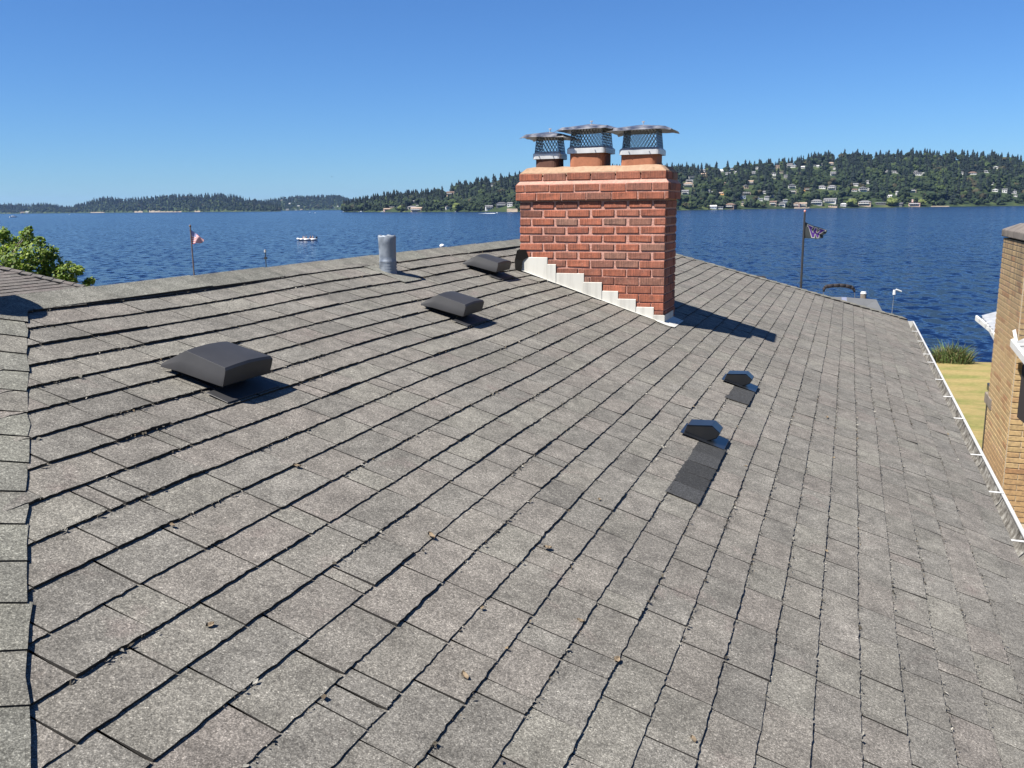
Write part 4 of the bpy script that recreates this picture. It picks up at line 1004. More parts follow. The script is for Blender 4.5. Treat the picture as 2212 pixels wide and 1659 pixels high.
# trees on the far shore that can be told apart
con_me = []; bro_me = []
for k in range(3):
    v, f = conifer(90 + k, 10, 9); tn = np.tile([.008, .014, .010, 1], (len(v), 1)); con_me.append(np_mesh('skyline_conifer', v, f, MT['foliage'], tn))
    v, f = broadleaf(95 + k, 7, 1); tn = np.tile([.11, .135, .035, 1], (len(v), 1)); bro_me.append(np_mesh('pale_willow', v, f, MT['foliage'], tn))
trunk_me = MB().tube((0, 0, -.05), (0, 0, .5), .022, .012, 6).mesh('trunk', MT['wood'])
def shore_tree(name, me, P, h, wid, label, group):
    root = thing(name, label, 'tree', T(P) @ Matrix.Rotation(random.uniform(0, 6), 4, 'Z'), group)
    o = link('crown', me, root); o.scale = (wid, wid, h); o.location.z = 0
    t = link('trunk', trunk_me, root); t.scale = (h, h, h); return root
WIL = [(1801.4 + 210 * .1857, 306.2 + 752 * .1857, 20, 'pale green willow left of the tan hip-roofed waterfront house'), (1801.4 + 670 * .1857, 306.2 + 752 * .1857, 21, 'largest pale green willow, between the flat-roofed and dark houses'), (1801.4 + 1022 * .1857, 306.2 + 752 * .1857, 17, 'pale green willow right beside the pink waterfront house'), (558.4 + 1645 * .2606, 360.3 + 372 * .2606, 22, 'pale round shoreline tree left of the brick chimney'), (558.4 + 1185 * .2606, 360.3 + 376 * .2606, 15, 'light green tree beside the low tan house on the far shore')]
for k, (x, y, w, lab) in enumerate(WIL):
    az, q, P = hill_r.hit(x, y); d = math.hypot(P[0], P[1]); W = w * d / 1951
    shore_tree('willow_tree', bro_me[k % 3], P, W * .9, W * 1.15, lab, 'pale trees on the far shore')
SKC = [764, 811, 829, 897, 991, 1030, 1066, 1100, 1113, 1452, 1516, 1548, 1572, 1660, 1692, 1760, 1790, 1825, 1853, 1902, 1940, 1972, 2009, 2054, 2102, 2143, 2178, 2199]
for k, x in enumerate(SKC):
    y = np.interp(x, *zip(*SKY_R)); r_ = ray(x, y - 1); az = math.atan2(r_[0], r_[1]); P = hill_r.p(az, .97); d = math.hypot(P[0], P[1])
    h = (9 + d * r_[2] / math.hypot(r_[0], r_[1])) - P[2] + 2 + 4 * random.random()
    side = 'above the brick chimney\'s left' if x < 1250 else 'to the right of the chimney'
    shore_tree('skyline_conifer', con_me[k % 3], P, max(14, h), max(14, h) * .85, (f'{ORD[k]} skyline conifer from the left, left of the chimney' if x < 1250 else f'{ORD[k - 9]} skyline conifer from the left, right of the chimney'), 'skyline conifers ' + ('left of the chimney' if x < 1250 else 'right of the chimney'))

# sandy banks, piers and boats along the far shore
MT['sand'] = simple('shore_sand', (.22, .18, .13), .95, 0, .3, .05)
sb = MB()
def bank(hill, x0, x1, h):
    A_ = []; 
    for x in np.linspace(x0, x1, 8):
        r = ray(x, 455); az = math.atan2(r[0], r[1]); p = hill.p(az, 0); u = p / math.hypot(p[0], p[1])
        A_.append((az, p, u))
    b = MB(); rr = [[(p[0] - 14 * u[0], p[1] - 14 * u[1], -.2), (p[0] - 6 * u[0], p[1] - 6 * u[1], h * (.5 + .5 * random.random())), (p[0] + 12 * u[0], p[1] + 12 * u[1], h * 1.3 + 1)] for (az, p, u) in A_]
    b.loft(rr, closed=False, cap=False); return b.mesh('sandy_bank', MT['sand'])
for (hl, x0, x1, h, lab) in ((hill_l, 322, 345, 5, 'longest pale sandy bank on the left point'), (hill_l, 290, 308, 4, 'short sandy bank left of the longest one'), (hill_l, 345, 392, 2.5, 'low sandy strip right of the longest bank'), (hill_l, 420, 432, 3, 'small sandy patch toward the end of the left point'), (hill_l, 195, 225, 2.5, 'narrow sandy strip at the start of the wooded point'), (hill_r, 1095, 1118, 3, 'pale bank at the water just left of the chimney'), (hill_r, 1715, 1748, 1.6, 'tan bulkhead bank below the cream waterfront houses'), (hill_r, 2010, 2050, 1.0, 'low pale seawall right of the pink house')):
    tag(link('sandy_bank', bank(hl, x0, x1, h)), lab, 'shore', kind='structure')

MT['hull'] = simple('boat_hull_white', (.80, .80, .78), .3, 0, .04)
MT['foam'] = simple('wake_foam', (.75, .78, .8), .9, 0, .1)
def hull_mesh(L, W, H, cabin=True):
    b = MB(); rings = []
    for (t, wf, zb) in ((-.5, .85, 0.), (-.2, 1., 0.), (.15, .95, .0), (.36, .6, .1), (.47, .22, .25), (.5, .02, .4)):
        x = t * L; w = W / 2 * wf; rings.append([(x, -w, H * (1 + .3 * max(0, t))), (x, -w * .8, zb * H), (x, 0, zb * H - .15 * H), (x, w * .8, zb * H), (x, w, H * (1 + .3 * max(0, t)))])
    b.loft(rings, closed=True)
    return b.mesh('hull', MT['hull'])
def motor_boat(x, y, Lpx, label, heading=0., wake=0, group='boats on the lake'):
    P = on_z(x, y, 0.); d = P[1]; L = max(3.5, Lpx * d / 1951); W = L * .33; H = L * .13
    az = math.atan2(P[0], P[1])
    root = thing('motor_boat', label, 'boat', T((P[0], P[1], -.05)) @ Matrix.Rotation(-az + heading, 4, 'Z'), group)
    link('hull', hull_mesh(L, W, H), root)
    link('cabin', MB().loft([[(-.2 * L, -W * .35, H), (.16 * L, -W * .3, H), (.16 * L, W * .3, H), (-.2 * L, W * .35, H)], [(-.16 * L, -W * .28, H * 1.9), (.02 * L, -W * .22, H * 1.9), (.02 * L, W * .22, H * 1.9), (-.16 * L, W * .28, H * 1.9)]]).mesh('cabin', MT['hull']), root)
    link('windscreen', MB().loft([[(.03 * L, -W * .23, H * 1.85), (.03 * L, W * .23, H * 1.85)], [(.165 * L, -W * .29, H * 1.1), (.165 * L, W * .29, H * 1.1)]], closed=False, cap=False).mesh('windscreen', MT['glass'], fix=False), root)
    if wake:
        b = MB(); r = np.random.default_rng(3); rr = []
        for k in range(14):
            t = k / 13; ww = W * (.35 + 1.6 * t); rr.append([(-L * .5 - t * wake, -ww * r.uniform(.7, 1), .03), (-L * .5 - t * wake, 0, .5 * (1 - t) + .04), (-L * .5 - t * wake, ww * r.uniform(.7, 1), .03)])
        b.loft(rr, closed=False, cap=False); wk = link('wake_foam', b.mesh('wake_foam', MT['foam'], fix=False), None, root.matrix_basis.copy()); tag(wk, 'white foam wake trailing behind the speeding boat', 'wake', kind='stuff')
    return root
motor_boat(29, 469.5, 15, 'white cruiser far out on the lake at the left edge', .25)
motor_boat(1074, 461, 9, 'white speedboat trailing a wake left of the chimney', .1, wake=22)
motor_boat(681, 460, 4, 'tiny white boat in front of the distant blue hill', .5); motor_boat(669, 459, 4, 'second tiny white boat just left of the one before the blue hill', .2)
motor_boat(150, 463.3, 4, 'tiny white boat off the low left shore', .1)
for k, (x, y, l, lab) in enumerate(((826, 458.3, 8, 'white boat moored at the far shore below the pink house'), (780, 458.2, 10, 'white boat moored near the tip of the wooded hill'), (742, 458.2, 6, 'small white boat at the very tip of the wooded hill'), (984, 457.8, 5, 'white boat moored below the mid-slope tan house'), (1630, 450.2, 6, 'white boat moored under the tan brown-roofed house'), (1539, 451.4, 11, 'white boat by the blue boathouse on the far shore'), (1768, 448.6, 11, 'white covered boat below the grey hip-roofed waterfront house'))):
    motor_boat(x, y, l, lab, .1 * k, group='boats moored at the far shore')
buoy = thing('mooring_buoy', 'small white buoy floating just beyond the ridge line', 'buoy', T(on_z(955, 533, 0.)), None)
rings = [[(rd * math.cos(2 * math.pi * i / 12), rd * math.sin(2 * math.pi * i / 12), z) for i in range(12)] for rd, z in ((.2, -.2), (.55, .0), (.6, .25), (.45, .5), (.15, .62))]
link('float', MB().loft(rings).mesh('float', MT['hull'], smooth=True), buoy); link('ring', MB().tube((0, 0, .6), (0, 0, .8), .06, .04, 8).mesh('ring', MT['steel']), buoy)

# ------------------------------------------------------------------ dinghy with people
MT['skin'] = simple('skin', (.45, .27, .19), .6); MT['shirt_dark'] = simple('shirt_dark', (.03, .035, .045), .8); MT['shirt_red'] = simple('shirt_red', (.10, .03, .028), .8); MT['shirt_pale'] = simple('shirt_pale', (.25, .25, .26), .8); MT['hair'] = simple('hair_dark', (.04, .028, .02), .8)
def person(parent_M, loc, rotz, shirt, lean, label):
    root = thing('person', label, 'person', parent_M @ T(loc) @ Matrix.Rotation(rotz, 4, 'Z'), 'people in the white boat')
    J = {'pel': (0, 0, .0, .15), 'chest': (lean, 0, .36, .16), 'neck': (lean * 1.25, 0, .56, .065), 'head': (lean * 1.3 + .02, 0, .70, .105), 'top': (lean * 1.3 + .01, 0, .82, .085),
         'sl': (lean, .19, .5, .07), 'el': (lean + .10, .26, .25, .05), 'hl': (lean + .30, .20, .20, .04), 'sr': (lean, -.19, .5, .07), 'er': (lean + .10, -.26, .25, .05), 'hr': (lean + .30, -.20, .20, .04),
         'kl': (.42, .12, .06, .08), 'fl': (.46, .12, -.36, .055), 'tl': (.62, .12, -.40, .045), 'kr': (.42, -.12, .06, .08), 'fr': (.46, -.12, -.36, .055), 'tr': (.62, -.12, -.40, .045)}
    ks = list(J); E = [('pel', 'chest'), ('chest', 'neck'), ('neck', 'head'), ('head', 'top'), ('chest', 'sl'), ('sl', 'el'), ('el', 'hl'), ('chest', 'sr'), ('sr', 'er'), ('er', 'hr'), ('pel', 'kl'), ('kl', 'fl'), ('fl', 'tl'), ('pel', 'kr'), ('kr', 'fr'), ('fr', 'tr')]
    me = bpy.data.meshes.new('body'); me.from_pydata([J[k][:3] for k in ks], [(ks.index(a), ks.index(b)) for a, b in E], [])
    o = link('body', me, root); o.modifiers.new('skin', 'SKIN'); sv = me.skin_vertices[0].data
    for i, k in enumerate(ks): sv[i].radius = (J[k][3], J[k][3]); sv[i].use_root = (k == 'pel')
    o.modifiers.new('sub', 'SUBSURF').levels = 1; me.materials.append(MT['skin'])
    c = (lean, 0, .3)
    rg = [[(cx_ + rx * math.cos(2 * math.pi * i / 12), ry * math.sin(2 * math.pi * i / 12), z) for i in range(12)] for cx_, rx, ry, z in ((0, .17, .19, -.02), (lean * .5, .165, .19, .2), (lean, .18, .22, .42), (lean, .12, .2, .54))]
    link('shirt', MB().loft(rg).mesh('shirt', MT[shirt], smooth=True), root)
    hr = [[(lean * 1.3 - .005 + rx * math.cos(2 * math.pi * i / 10), rx * math.sin(2 * math.pi * i / 10), z) for i in range(10)] for rx, z in ((.115, .73), (.12, .79), (.09, .85), (.02, .88))]
    link('hair', MB().loft(hr).mesh('hair', MT['hair'], smooth=True), root)
P = on_z(663, 519.5, 0.); Lb = 43 * P[1] / 1951; azb = math.atan2(P[0], P[1])
M_B = T((P[0], P[1], 0)) @ Matrix.Rotation(-azb + math.pi + .25, 4, 'Z')
dh = thing('inflatable_boat', 'white inflatable boat carrying people on the open water', 'boat', M_B)
for s in (-1, 1):
    pts = [(-Lb * .5, s * .75, .3), (-Lb * .15, s * .85, .3), (Lb * .2, s * .8, .32), (Lb * .38, s * .5, .45), (Lb * .48, 0, .58)]
    link('side_tube', MB().path(pts, [.2, .26, .26, .25, .24], 10).mesh('side_tube', MT['hull'], smooth=True), dh)
link('floor', MB().prism([(-Lb * .45, -.7), (Lb * .2, -.75), (Lb * .42, 0), (Lb * .2, .75), (-Lb * .45, .7)], .02, .2).mesh('floor', MT['canvas_grey']), dh)
link('bench', MB().box((-.1, -.6, .2), (.35, .6, .5)).box((-Lb * .38, -.6, .2), (-Lb * .28, .6, .5)).mesh('bench', MT['hull']), dh)
link('console', MB().box((.6, -.35, .2), (.95, .35, 1.05)).mesh('console', MT['hull'], bevel=.04), dh)
en = MB().box((-Lb * .54, -.2, .35), (-Lb * .46, .2, 1.05)).box((-Lb * .53, -.08, -.4), (-Lb * .49, .08, .4)); link('outboard_motor', en.mesh('outboard', MT['canvas_black'], bevel=.04), dh)
person(M_B, (.15, .25, .6), 0, 'shirt_dark', .05, 'person in dark clothes seated mid-boat in the white inflatable')
person(M_B, (.9, -.2, .55), .3, 'shirt_red', .02, 'person with red top nearest the bow of the white inflatable')
person(M_B, (-Lb * .33, .2, .6), 0, 'shirt_pale', .12, 'person in pale shirt seated in the stern of the white inflatable')
person(M_B, (-Lb * .22, -.3, .6), -.4, 'shirt_red', .08, 'person in reddish top beside the pale-shirted one in the stern')

# ------------------------------------------------------------------ flags, dock things
def flagpole(x_top, y_top, Y, base_z, r0, r1, mat, label, ball=None):
    P = at(x_top, y_top, Y); root = thing('flagpole', label, 'flagpole', T((P[0], P[1], base_z))); h = P[2] - base_z
    b = MB(); nseg = 4
    for k in range(nseg): b.tube((0, 0, h * k / nseg), (0, 0, h * (k + 1) / nseg), r0 + (r1 - r0) * k / nseg, r0 + (r1 - r0) * (k + .92) / nseg, 10)
    link('pole', b.mesh('pole', MT[mat]), root)
    rings = [[(rd * math.cos(2 * math.pi * i / 10), rd * math.sin(2 * math.pi * i / 10), h + z) for i in range(10)] for rd, z in ((.02, -.02), (.05, .03), (.06, .07), (.045, .115), (.01, .135))]
    link('finial', MB().loft(rings).mesh('finial', MT[ball or mat], smooth=True), root)
    return P
MT['finial'] = simple('finial_pink', (.6, .25, .22), .3)
def flag_mesh(fn, nx, ny, matfn, mats):
    V = [fn(i / nx, j / ny) for j in range(ny + 1) for i in range(nx + 1)]; F = [(j * (nx + 1) + i, j * (nx + 1) + i + 1, (j + 1) * (nx + 1) + i + 1, (j + 1) * (nx + 1) + i) for j in range(ny) for i in range(nx)]
    b = MB().add(V, F); b.m = [matfn((i + .5) / nx, (j + .5) / ny) for j in range(ny) for i in range(nx)]
    return b.mesh('flag', mats, smooth=True, fix=False)
def cloth(nm, c):
    m = Mat(nm, .8, c, 0, .2); m.col(m.ramp(m.noise(m.pos('obj'), 12., 3), [(.3, tuple(x * .9 for x in c)), (.7, c)]))
    tr = m.n('BsdfTranslucent'); tr.inputs[0].default_value = (*c, 1); mx = m.n('MixShader'); mx.inputs[0].default_value = .35
    m.l(m.p.outputs[0], mx.inputs[1]); m.l(tr.outputs[0], mx.inputs[2]); m.l(mx.outputs[0], m.out.inputs[0]); return m.m
CLR, CLW, CLB = cloth('flag_red', (.58, .13, .14)), cloth('flag_white', (.78, .72, .72)), cloth('flag_blue', (.32, .32, .52))
CLK, CLP, CLG = cloth('flag_charcoal', (.075, .085, .085)), cloth('flag_purple', (.16, .07, .34)), cloth('flag_gold_white', (.80, .78, .66))
DIS = 48.; K = DIS / 1951.
pp = flagpole(411, 491, DIS, .5, .045, .03, 'pole_brown', 'brown flagpole flying the striped flag beyond the ridge')
flagpole_base = pp
def us(s, t):                                  # s along the fly, t down the hoist
    x = s * (26 - 6 * t) + 1.2; y = 6 + t * 30 + s * (20 * (1 - t) - 3 * t) + 1.5 * math.sin(s * 7 + t * 2) * s
    dpt = .16 * math.sin(s * 6.5 + t * 2.2) * (s ** .6)
    return (x * K, dpt, -y * K)
fl_o = link('striped_flag', flag_mesh(us, 60, 52, lambda s, t: 2 if (s < .42 and t < 5 / 13) else (0 if int(t * 13) % 2 == 0 else 1), [CLR, CLW, CLB]), None, T(pp))
tag(fl_o, 'drooping red and white striped flag with blue corner on the brown pole', 'flag')
DIS2 = 46.; K2 = DIS2 / 1951.
pp2 = flagpole(1738.5, 459, DIS2, .6, .075, .05, 'pole', 'dark metal flagpole with a pink ball top at right', 'finial')
W_OUT = [(.02, 1.), (.40, 1.), (.40, .80), (.34, .80), (.385, .48), (.46, .80), (.46, 1.), (.60, 1.), (.68, .45), (.725, .80), (.66, .80), (.66, 1.), (.99, 1.), (.99, .80), (.93, .80), (.79, .0), (.60, .0), (.53, .38), (.44, .0), (.25, .0), (.09, .80), (.02, .80)]
def inpoly(p, poly):
    c = False; j = len(poly) - 1
    for i in range(len(poly)):
        (xi, yi), (xj, yj) = poly[i], poly[j]
        if (yi > p[1]) != (yj > p[1]) and p[0] < (xj - xi) * (p[1] - yi) / (yj - yi) + xi: c = not c
        j = i
    return c
def w_mat(s, t):
    p = ((s - .12) / .84, 1 - (t - .06) / .88)
    if inpoly(p, W_OUT):
        for dx, dy in ((.035, 0), (-.035, 0), (0, .045), (0, -.045), (.025, .03), (-.025, .03), (.025, -.03), (-.025, -.03)):
            if not inpoly((p[0] + dx, p[1] + dy), W_OUT): return 2
        return 1
    return 0
def wf(s, t):
    x = s * 46 + 1.2 - 2 * t * s; y = 20 + t * 35 + s * (19 * (1 - t) + 1.5 * t) + 1.2 * math.sin(s * 6 - t * 2) * s
    fold = math.exp(-((t - .12 - .55 * s) / .13) ** 2)
    dpt = .22 * math.sin(s * 5.2 - t * 3.5) * s ** .7 + .16 * fold * s
    return (x * K2, dpt, -y * K2)
w_o = link('emblem_flag', flag_mesh(wf, 110, 80, w_mat, [CLK, CLP, CLG]), None, T(pp2 + np.array([0, 0, 0])))
tag(w_o, 'charcoal flag with a purple block letter W outlined in white', 'flag')

# small light poles on the docks
lp = at(573, 545, 47.); r1 = thing('dock_light', 'thin dock light post rising behind the ridge at left', 'lamp post', T((lp[0], lp[1], .6)))
hh = lp[2] - .6; link('post', MB().tube((0, 0, 0), (0, 0, hh), .03, .025, 8).box((-.07, -.07, hh - .35), (.07, .07, hh - .25)).mesh('post', MT['pole']), r1)
link('lamp_head', MB().tube((0, 0, hh), (0, 0, hh + .14), .07, .05, 10).mesh('lamp_head', MT['corr']), r1)
lp = at(1932, 631, 56.); r2 = thing('dock_lamp', 'thin grey dock pole with a white angled lamp at its top', 'lamp post', T((lp[0], lp[1], .6)))
hh = lp[2] - .6; link('post', MB().tube((-.12, 0, 0), (0, 0, hh), .03, .026, 8).mesh('post', MT['galv']), r2)
link('lamp_head', MB().tube((0, 0, hh - .16), (0, 0, hh + .14), .10, .085, 10).tube((.08, -.02, hh + .16), (.42, -.05, hh + .03), .06, .055, 8).mesh('lamp_head', MT['white']), r2)

# dock with plank deck, mostly hidden by the roof
dk = thing('dock', 'wooden dock on piles behind the right end of the roof', 'dock', T(at(1850, 690, 63) * np.array([1, 1, 0])))
for k in range(40): link('plank', win_me if False else MB().box((-4, -.13 + k * .3 - 4, .42), (1.2, .13 + k * .3 - 4, .48)).mesh('plank', MT['wood']), dk)
for x in (-3.5, -1.2, 1.0):
    for y in (-3.5, 3, 7.5): link('pile', MB().tube((x, y, -2), (x, y, .42), .15, .14, 10).mesh('pile', MT['wood']), dk)
# boat lift canopy
c0 = at(1788, 645, 60.)
cv = thing('boat_canopy', 'grey fabric boat canopy showing over the roof edge', 'canopy', T((c0[0], c0[1], .5)))
def rel(P): return np.array(P) - np.array([c0[0], c0[1], .5])
def cvp(x, y, Y): return rel(at(x, y, 60. + (Y - 43.2) * 1.3))
top = [cvp(1775, 641, 43.5), cvp(1818, 641.5, 43.2), cvp(1829, 642, 43.2), cvp(1893, 647, 43.)]
bot = [cvp(1765, 690, 41.3), cvp(1818, 690, 41.2), cvp(1829, 690, 41.2), cvp(1906, 672, 41.)]
bk_ = [cvp(1775, 668, 45.8), cvp(1818, 668, 45.6), cvp(1829, 668, 45.6), cvp(1898, 662, 45.5)]
for k, mt in enumerate(('canvas_grey', 'canvas_blue', 'canvas_grey')):
    b = MB().add([bot[k], bot[k + 1], top[k + 1], top[k], bk_[k], bk_[k + 1]], [(0, 1, 2, 3), (3, 2, 5, 4)])
    o = link('canvas_panel', b.mesh('canvas_panel', MT[mt], fix=True), cv)
    if k == 1: o['label'] = 'blue-grey patch panel of the canopy'
link('canvas_end', MB().add([bot[3], bk_[3], top[3]], [(0, 1, 2)]).mesh('canvas_end', MT['canvas_grey']), cv)
for p in (bot[0], bot[3], bk_[0], bk_[3]): link('post', MB().tube((p[0], p[1], -2.5), (p[0], p[1], p[2] - .02), .05, n=8).mesh('post', MT['galv']), cv)
# folded black bimini of the boat behind it
bo = at(1812, 650, 65.); bm_ = thing('moored_boat', 'moored boat with an arched black folded bimini behind the canopy', 'boat', T((bo[0], bo[1], 0)))
def rb(x, y, Y=65.): return at(x, y, Y) - np.array([bo[0], bo[1], 0])
pts = [rb(1779, 630), rb(1781, 621), rb(1788, 618.5), rb(1800, 617), rb(1813, 616.6), rb(1826, 617.5), rb(1838, 620), rb(1844, 624), rb(1846, 631)]
b = MB().path([tuple(p) for p in pts], [.07, .12, .14, .14, .14, .14, .14, .12, .07], 10); link('bimini', b.mesh('bimini', MT['canvas_black'], smooth=True), bm_)
link('frame', MB().tube(rb(1779, 628), rb(1777, 690), .03, n=6).tube(rb(1846, 626), rb(1847.5, 690), .03, n=6).mesh('frame', MT['steel']), bm_)
me = hull_mesh(6.5, 2.3, .8); link('hull', me, bm_, Matrix.Rotation(-.4, 4, 'Z'))
wp = at(1865.5, 632, 62.); pl = thing('dock_piling', 'thick weathered wooden piling with a white cap behind the canopy', 'piling', T((wp[0], wp[1], 0)))
link('post', MB().tube((0, 0, -2), (0, 0, wp[2] - .06), .21, .20, 12).mesh('post', MT['wood']), pl); link('cap', MB().tube((0, 0, wp[2] - .08), (0, 0, wp[2] + .07), .215, .16, 12).mesh('cap', MT['white']), pl)
for (x, y, lab) in ((1769, 644, 'white guide pole at the left end of the grey canopy'), (1847.5, 647, 'short white guide pole just left of the thick piling')):
    p = at(x, y, 62.); o = thing('guide_pole', lab, 'pole', T((p[0], p[1], 0))); link('tube', MB().tube((0, 0, -1), (0, 0, p[2]), .06, n=8).mesh('tube', MT['white']), o); link('cap', MB().tube((0, 0, p[2]), (0, 0, p[2] + .05), .062, .03, 8).mesh('cap', MT['white']), o)
p = at(1640, 600, 84.); ob = thing('covered_boat', 'dark covered boat top just showing over the far hip', 'boat', T((p[0], p[1], 0)))
link('cover', MB().loft([[tuple(at(x, y + dy, 84. + dd) - np.array([p[0], p[1], 0])) for x, y in ((1600, 598), (1630, 594.5), (1652, 596.5), (1658, 604))] for dy, dd in ((16, -1.2), (0, -.4), (0, .6), (18, 1.4))], closed=False, cap=False).mesh('cover', MT['canvas_black'], fix=False), ob)
link('hull', hull_mesh(6, 2.3, .7), ob)

# bank plants by the water
r = np.random.default_rng(9)
MT['grass_plant'] = foliage('bank_plant', (.1, .15, .05))
def bank_plant(x, y, Y, wpx, hpx, label):
    P = at(x, y, Y); w = wpx * Y / 1951; h = hpx * Y / 1951; V, F, TT = [], [], []; nv = 0
    for k in range(420):
        c = np.array([r.normal(0, w * .24), r.normal(0, w * .22), 0]); hh = h * r.uniform(.45, 1.05) * math.exp(-(c[0] / w) ** 2 * 2)
        d = np.array([r.normal(0, .35), r.normal(0, .35), 1.]); d /= np.linalg.norm(d); e = np.array([r.normal(), r.normal(), 0]); e /= np.linalg.norm(e); wd_ = .016
        a, b_, t = c, c + d * hh * .6, c + d * hh * .9 + np.array([d[0], d[1], 0]) * hh * .5
        V += [a - e * wd_ / 2, a + e * wd_ / 2, b_ + e * wd_, b_ - e * wd_, t]; F += [(nv, nv + 1, nv + 2), (nv, nv + 2, nv + 3), (nv + 3, nv + 2, nv + 4)]; nv += 5
        g = r.uniform(.6, 1.3); cc = np.array([.10, .15, .045]) * g if r.random() > .3 else np.array([.20, .17, .08]) * g; TT += [[*cc, 1]] * 5
    root = thing('bank_plant', label, 'plant', T(P), 'plants on the bank')
    link('leaves', np_mesh('leaves', np.array(V), np.array(F), MT['grass_plant'], TT), root)
bank_plant(2050, 796, 40.5, 46, 78, 'tall tuft of strappy leaves at the lawn edge by the water'); bank_plant(2075, 796, 40., 36, 64, 'smaller leafy tuft right of the tall one at the lawn edge'); bank_plant(2026, 797, 41., 32, 62, 'leafy tuft half hidden by the gutter at the lawn edge')

# ================================================================== right-hand neighbour
DDN = 13.5
cb = ray(2166, 1054) * DDN; nb_b, nb_a = float(cb @ B), float(cb @ A)
M_N = T(hf(nb_b, nb_a, Z_GROUND)) @ M_HOUSE
ncz = 9 + (-.246) * DDN / 9 - .16                      # top of the brickwork
nch = thing('tan_brick_chimney', 'tall tan brick chimney of the neighbouring house at the right edge', 'chimney', M_N)
CRH = .0735; BLn = .30; DEP = 1.9; WID = 1.6
Hn = ncz - Z_GROUND
link('mortar_core', MB().box((.005, .005, -.3), (WID, DEP - .005, Hn)).mesh('tan_core', MT['tanmortar']), nch)
bcache = {}
def tanbrick(x0, x1, y0, y1, z0, z1):
    k = (round(x1 - x0, 3), round(y1 - y0, 3))
    if k not in bcache:
        h = np.array([k[0], k[1], z1 - z0]) / 2; bcache[k] = MB().box(tuple(-h), tuple(h)).mesh('brick', MT['tanbrick'], bevel=.003, seg=1)
    o = link('brick', bcache[k], nch); o.location = ((x0 + x1) / 2, (y0 + y1) / 2, (z0 + z1) / 2)
nrows = int(Hn / CRH); cnt = 0; rest = MB()
for row in range(nrows):
    z1 = Hn - row * CRH; z0 = z1 - CRH + .013
    off = -.5 if row % 2 else 0.
    for face in ('front', 'left'):
        L = (WID - .01 if face == 'front' else DEP); nb = int(round(L / BLn)); st = L / nb
        for k in range(nb + 1):
            s0, s1 = max(0, (k + off) * st), min(L, (k + 1 + off) * st)
            if s1 - s0 < .03: continue
            if face == 'front': a = (s0 + .006, s1 - .006, -.004, .06, z0, z1)
            else: a = (-.004, .06, max(s0, .062) + .006, s1 - .006, z0, z1)
            vis = px(hf(nb_b, nb_a, 0) + (a[0] * B + a[2] * A) + np.array([0, 0, Z_GROUND + z0]))
            if a[1] <= a[0] or a[3] <= a[2]: continue
            if vis[0] < 2214 and vis[1] < 1120 and cnt < 300: tanbrick(*a); cnt += 1
            else: rest.box((a[0], a[2], a[4]), (a[1], a[3], a[5]))
if rest.v: tag(link('other_bricks', rest.mesh('other_bricks', MT['tanbrick']), nch), kind='stuff')
MT['nconc'] = simple('dark_concrete_cap', (.15, .13, .115), .95, 0, .4, 6., .3, .01)
link('cap_slab', MB().loft([[(-.03, -.03, Hn + .02), (WID, -.03, Hn + .02), (WID, DEP + .03, Hn + .02), (-.03, DEP + .03, Hn + .02)], [(-.03, -.03, Hn + .12), (WID, -.03, Hn + .12), (WID, DEP + .03, Hn + .12), (-.03, DEP + .03, Hn + .12)], [(.16, .16, Hn + .21), (WID, .16, Hn + .21), (WID, DEP - .2, Hn + .21), (.16, DEP - .2, Hn + .21)]]).mesh('cap_slab', MT['nconc'], bevel=.012), nch)
link('flue_block', MB().box((.26, .45, Hn + .19), (.8, 1.25, Hn + .42)).mesh('flue_block', MT['nconc'], bevel=.015), nch)
# neighbour's white corrugated roof pieces and gutters
nh = thing('neighbour_house', 'neighbouring house with white corrugated metal eaves beside the tan chimney', 'house', M_N)
def nl(x, y, Y):
    P = at(x, y, Y); q = M_N.inverted() @ Vector(P); return np.array(q)
def corr(p00, p10, p01, p11, n=9, amp=.02):
    """corrugated sheet: p00->p10 along the eave, ribs run towards p01/p11"""
    p00, p10, p01, p11 = map(np.array, (p00, p10, p01, p11)); b = MB(); A_, B_ = [], []
    nn = n * 6
    for i in range(nn + 1):
        s = i / nn; ph = (s * n) % 1; z = amp * (1 if ph < .35 else 0 if .5 < ph < .85 else .5)
        A_.append(tuple(p00 + (p10 - p00) * s + np.array([0, 0, z]))); B_.append(tuple(p01 + (p11 - p01) * s + np.array([0, 0, z])))
    b.loft([A_, B_], closed=False, cap=False); return b.mesh('corrugated_sheet', MT['corr'], fix=False)
YA, YB = 17.2, 15.0
o = link('metal_roof', corr(nl(2120, 684, YA), nl(2158, 731, YB), nl(2230, 655, YA + .6), nl(2262, 700, YB + .5), 8, .025), nh)
g = [nl(2107, 682, YA), nl(2137, 706, (YA + YB) / 2 + .1), nl(2151, 731, YB), nl(2160, 729, YB)]
gb = MB()
for i in range(2):
    p, q = g[i], g[i + 1]
    gb.add([p, q, q + [0, 0, -.09], p + [0, 0, -.09], p + [.03, .0, .01], q + [.03, 0, .01]], [(0, 1, 2, 3), (0, 4, 5, 1)])
    gb.add([p + [.0, 0, -.09], q + [0, 0, -.09], q + [.14, 0, -.09], p + [.14, 0, -.09]], [(0, 1, 2, 3)])
link('gutter', gb.mesh('n_gutter', MT['white']), nh)
for s in (.15, .35, .55, .75):
    p = g[0] + (g[2] - g[0]) * s + np.array([0, 0, -.01]); link('gutter_strap', MB().box(tuple(p + [0, -.012, 0]), tuple(p + [.15, .012, .01])).mesh('strap', MT['white']), nh)
link('eave_soffit', MB().add([g[0] + [.12, 0, -.1], g[2] + [.12, 0, -.1], nl(2262, 722, YB + .5), nl(2230, 700, YA + .6)], [(0, 1, 2, 3)]).mesh('eave_soffit', MT['canvas_black']), nh)
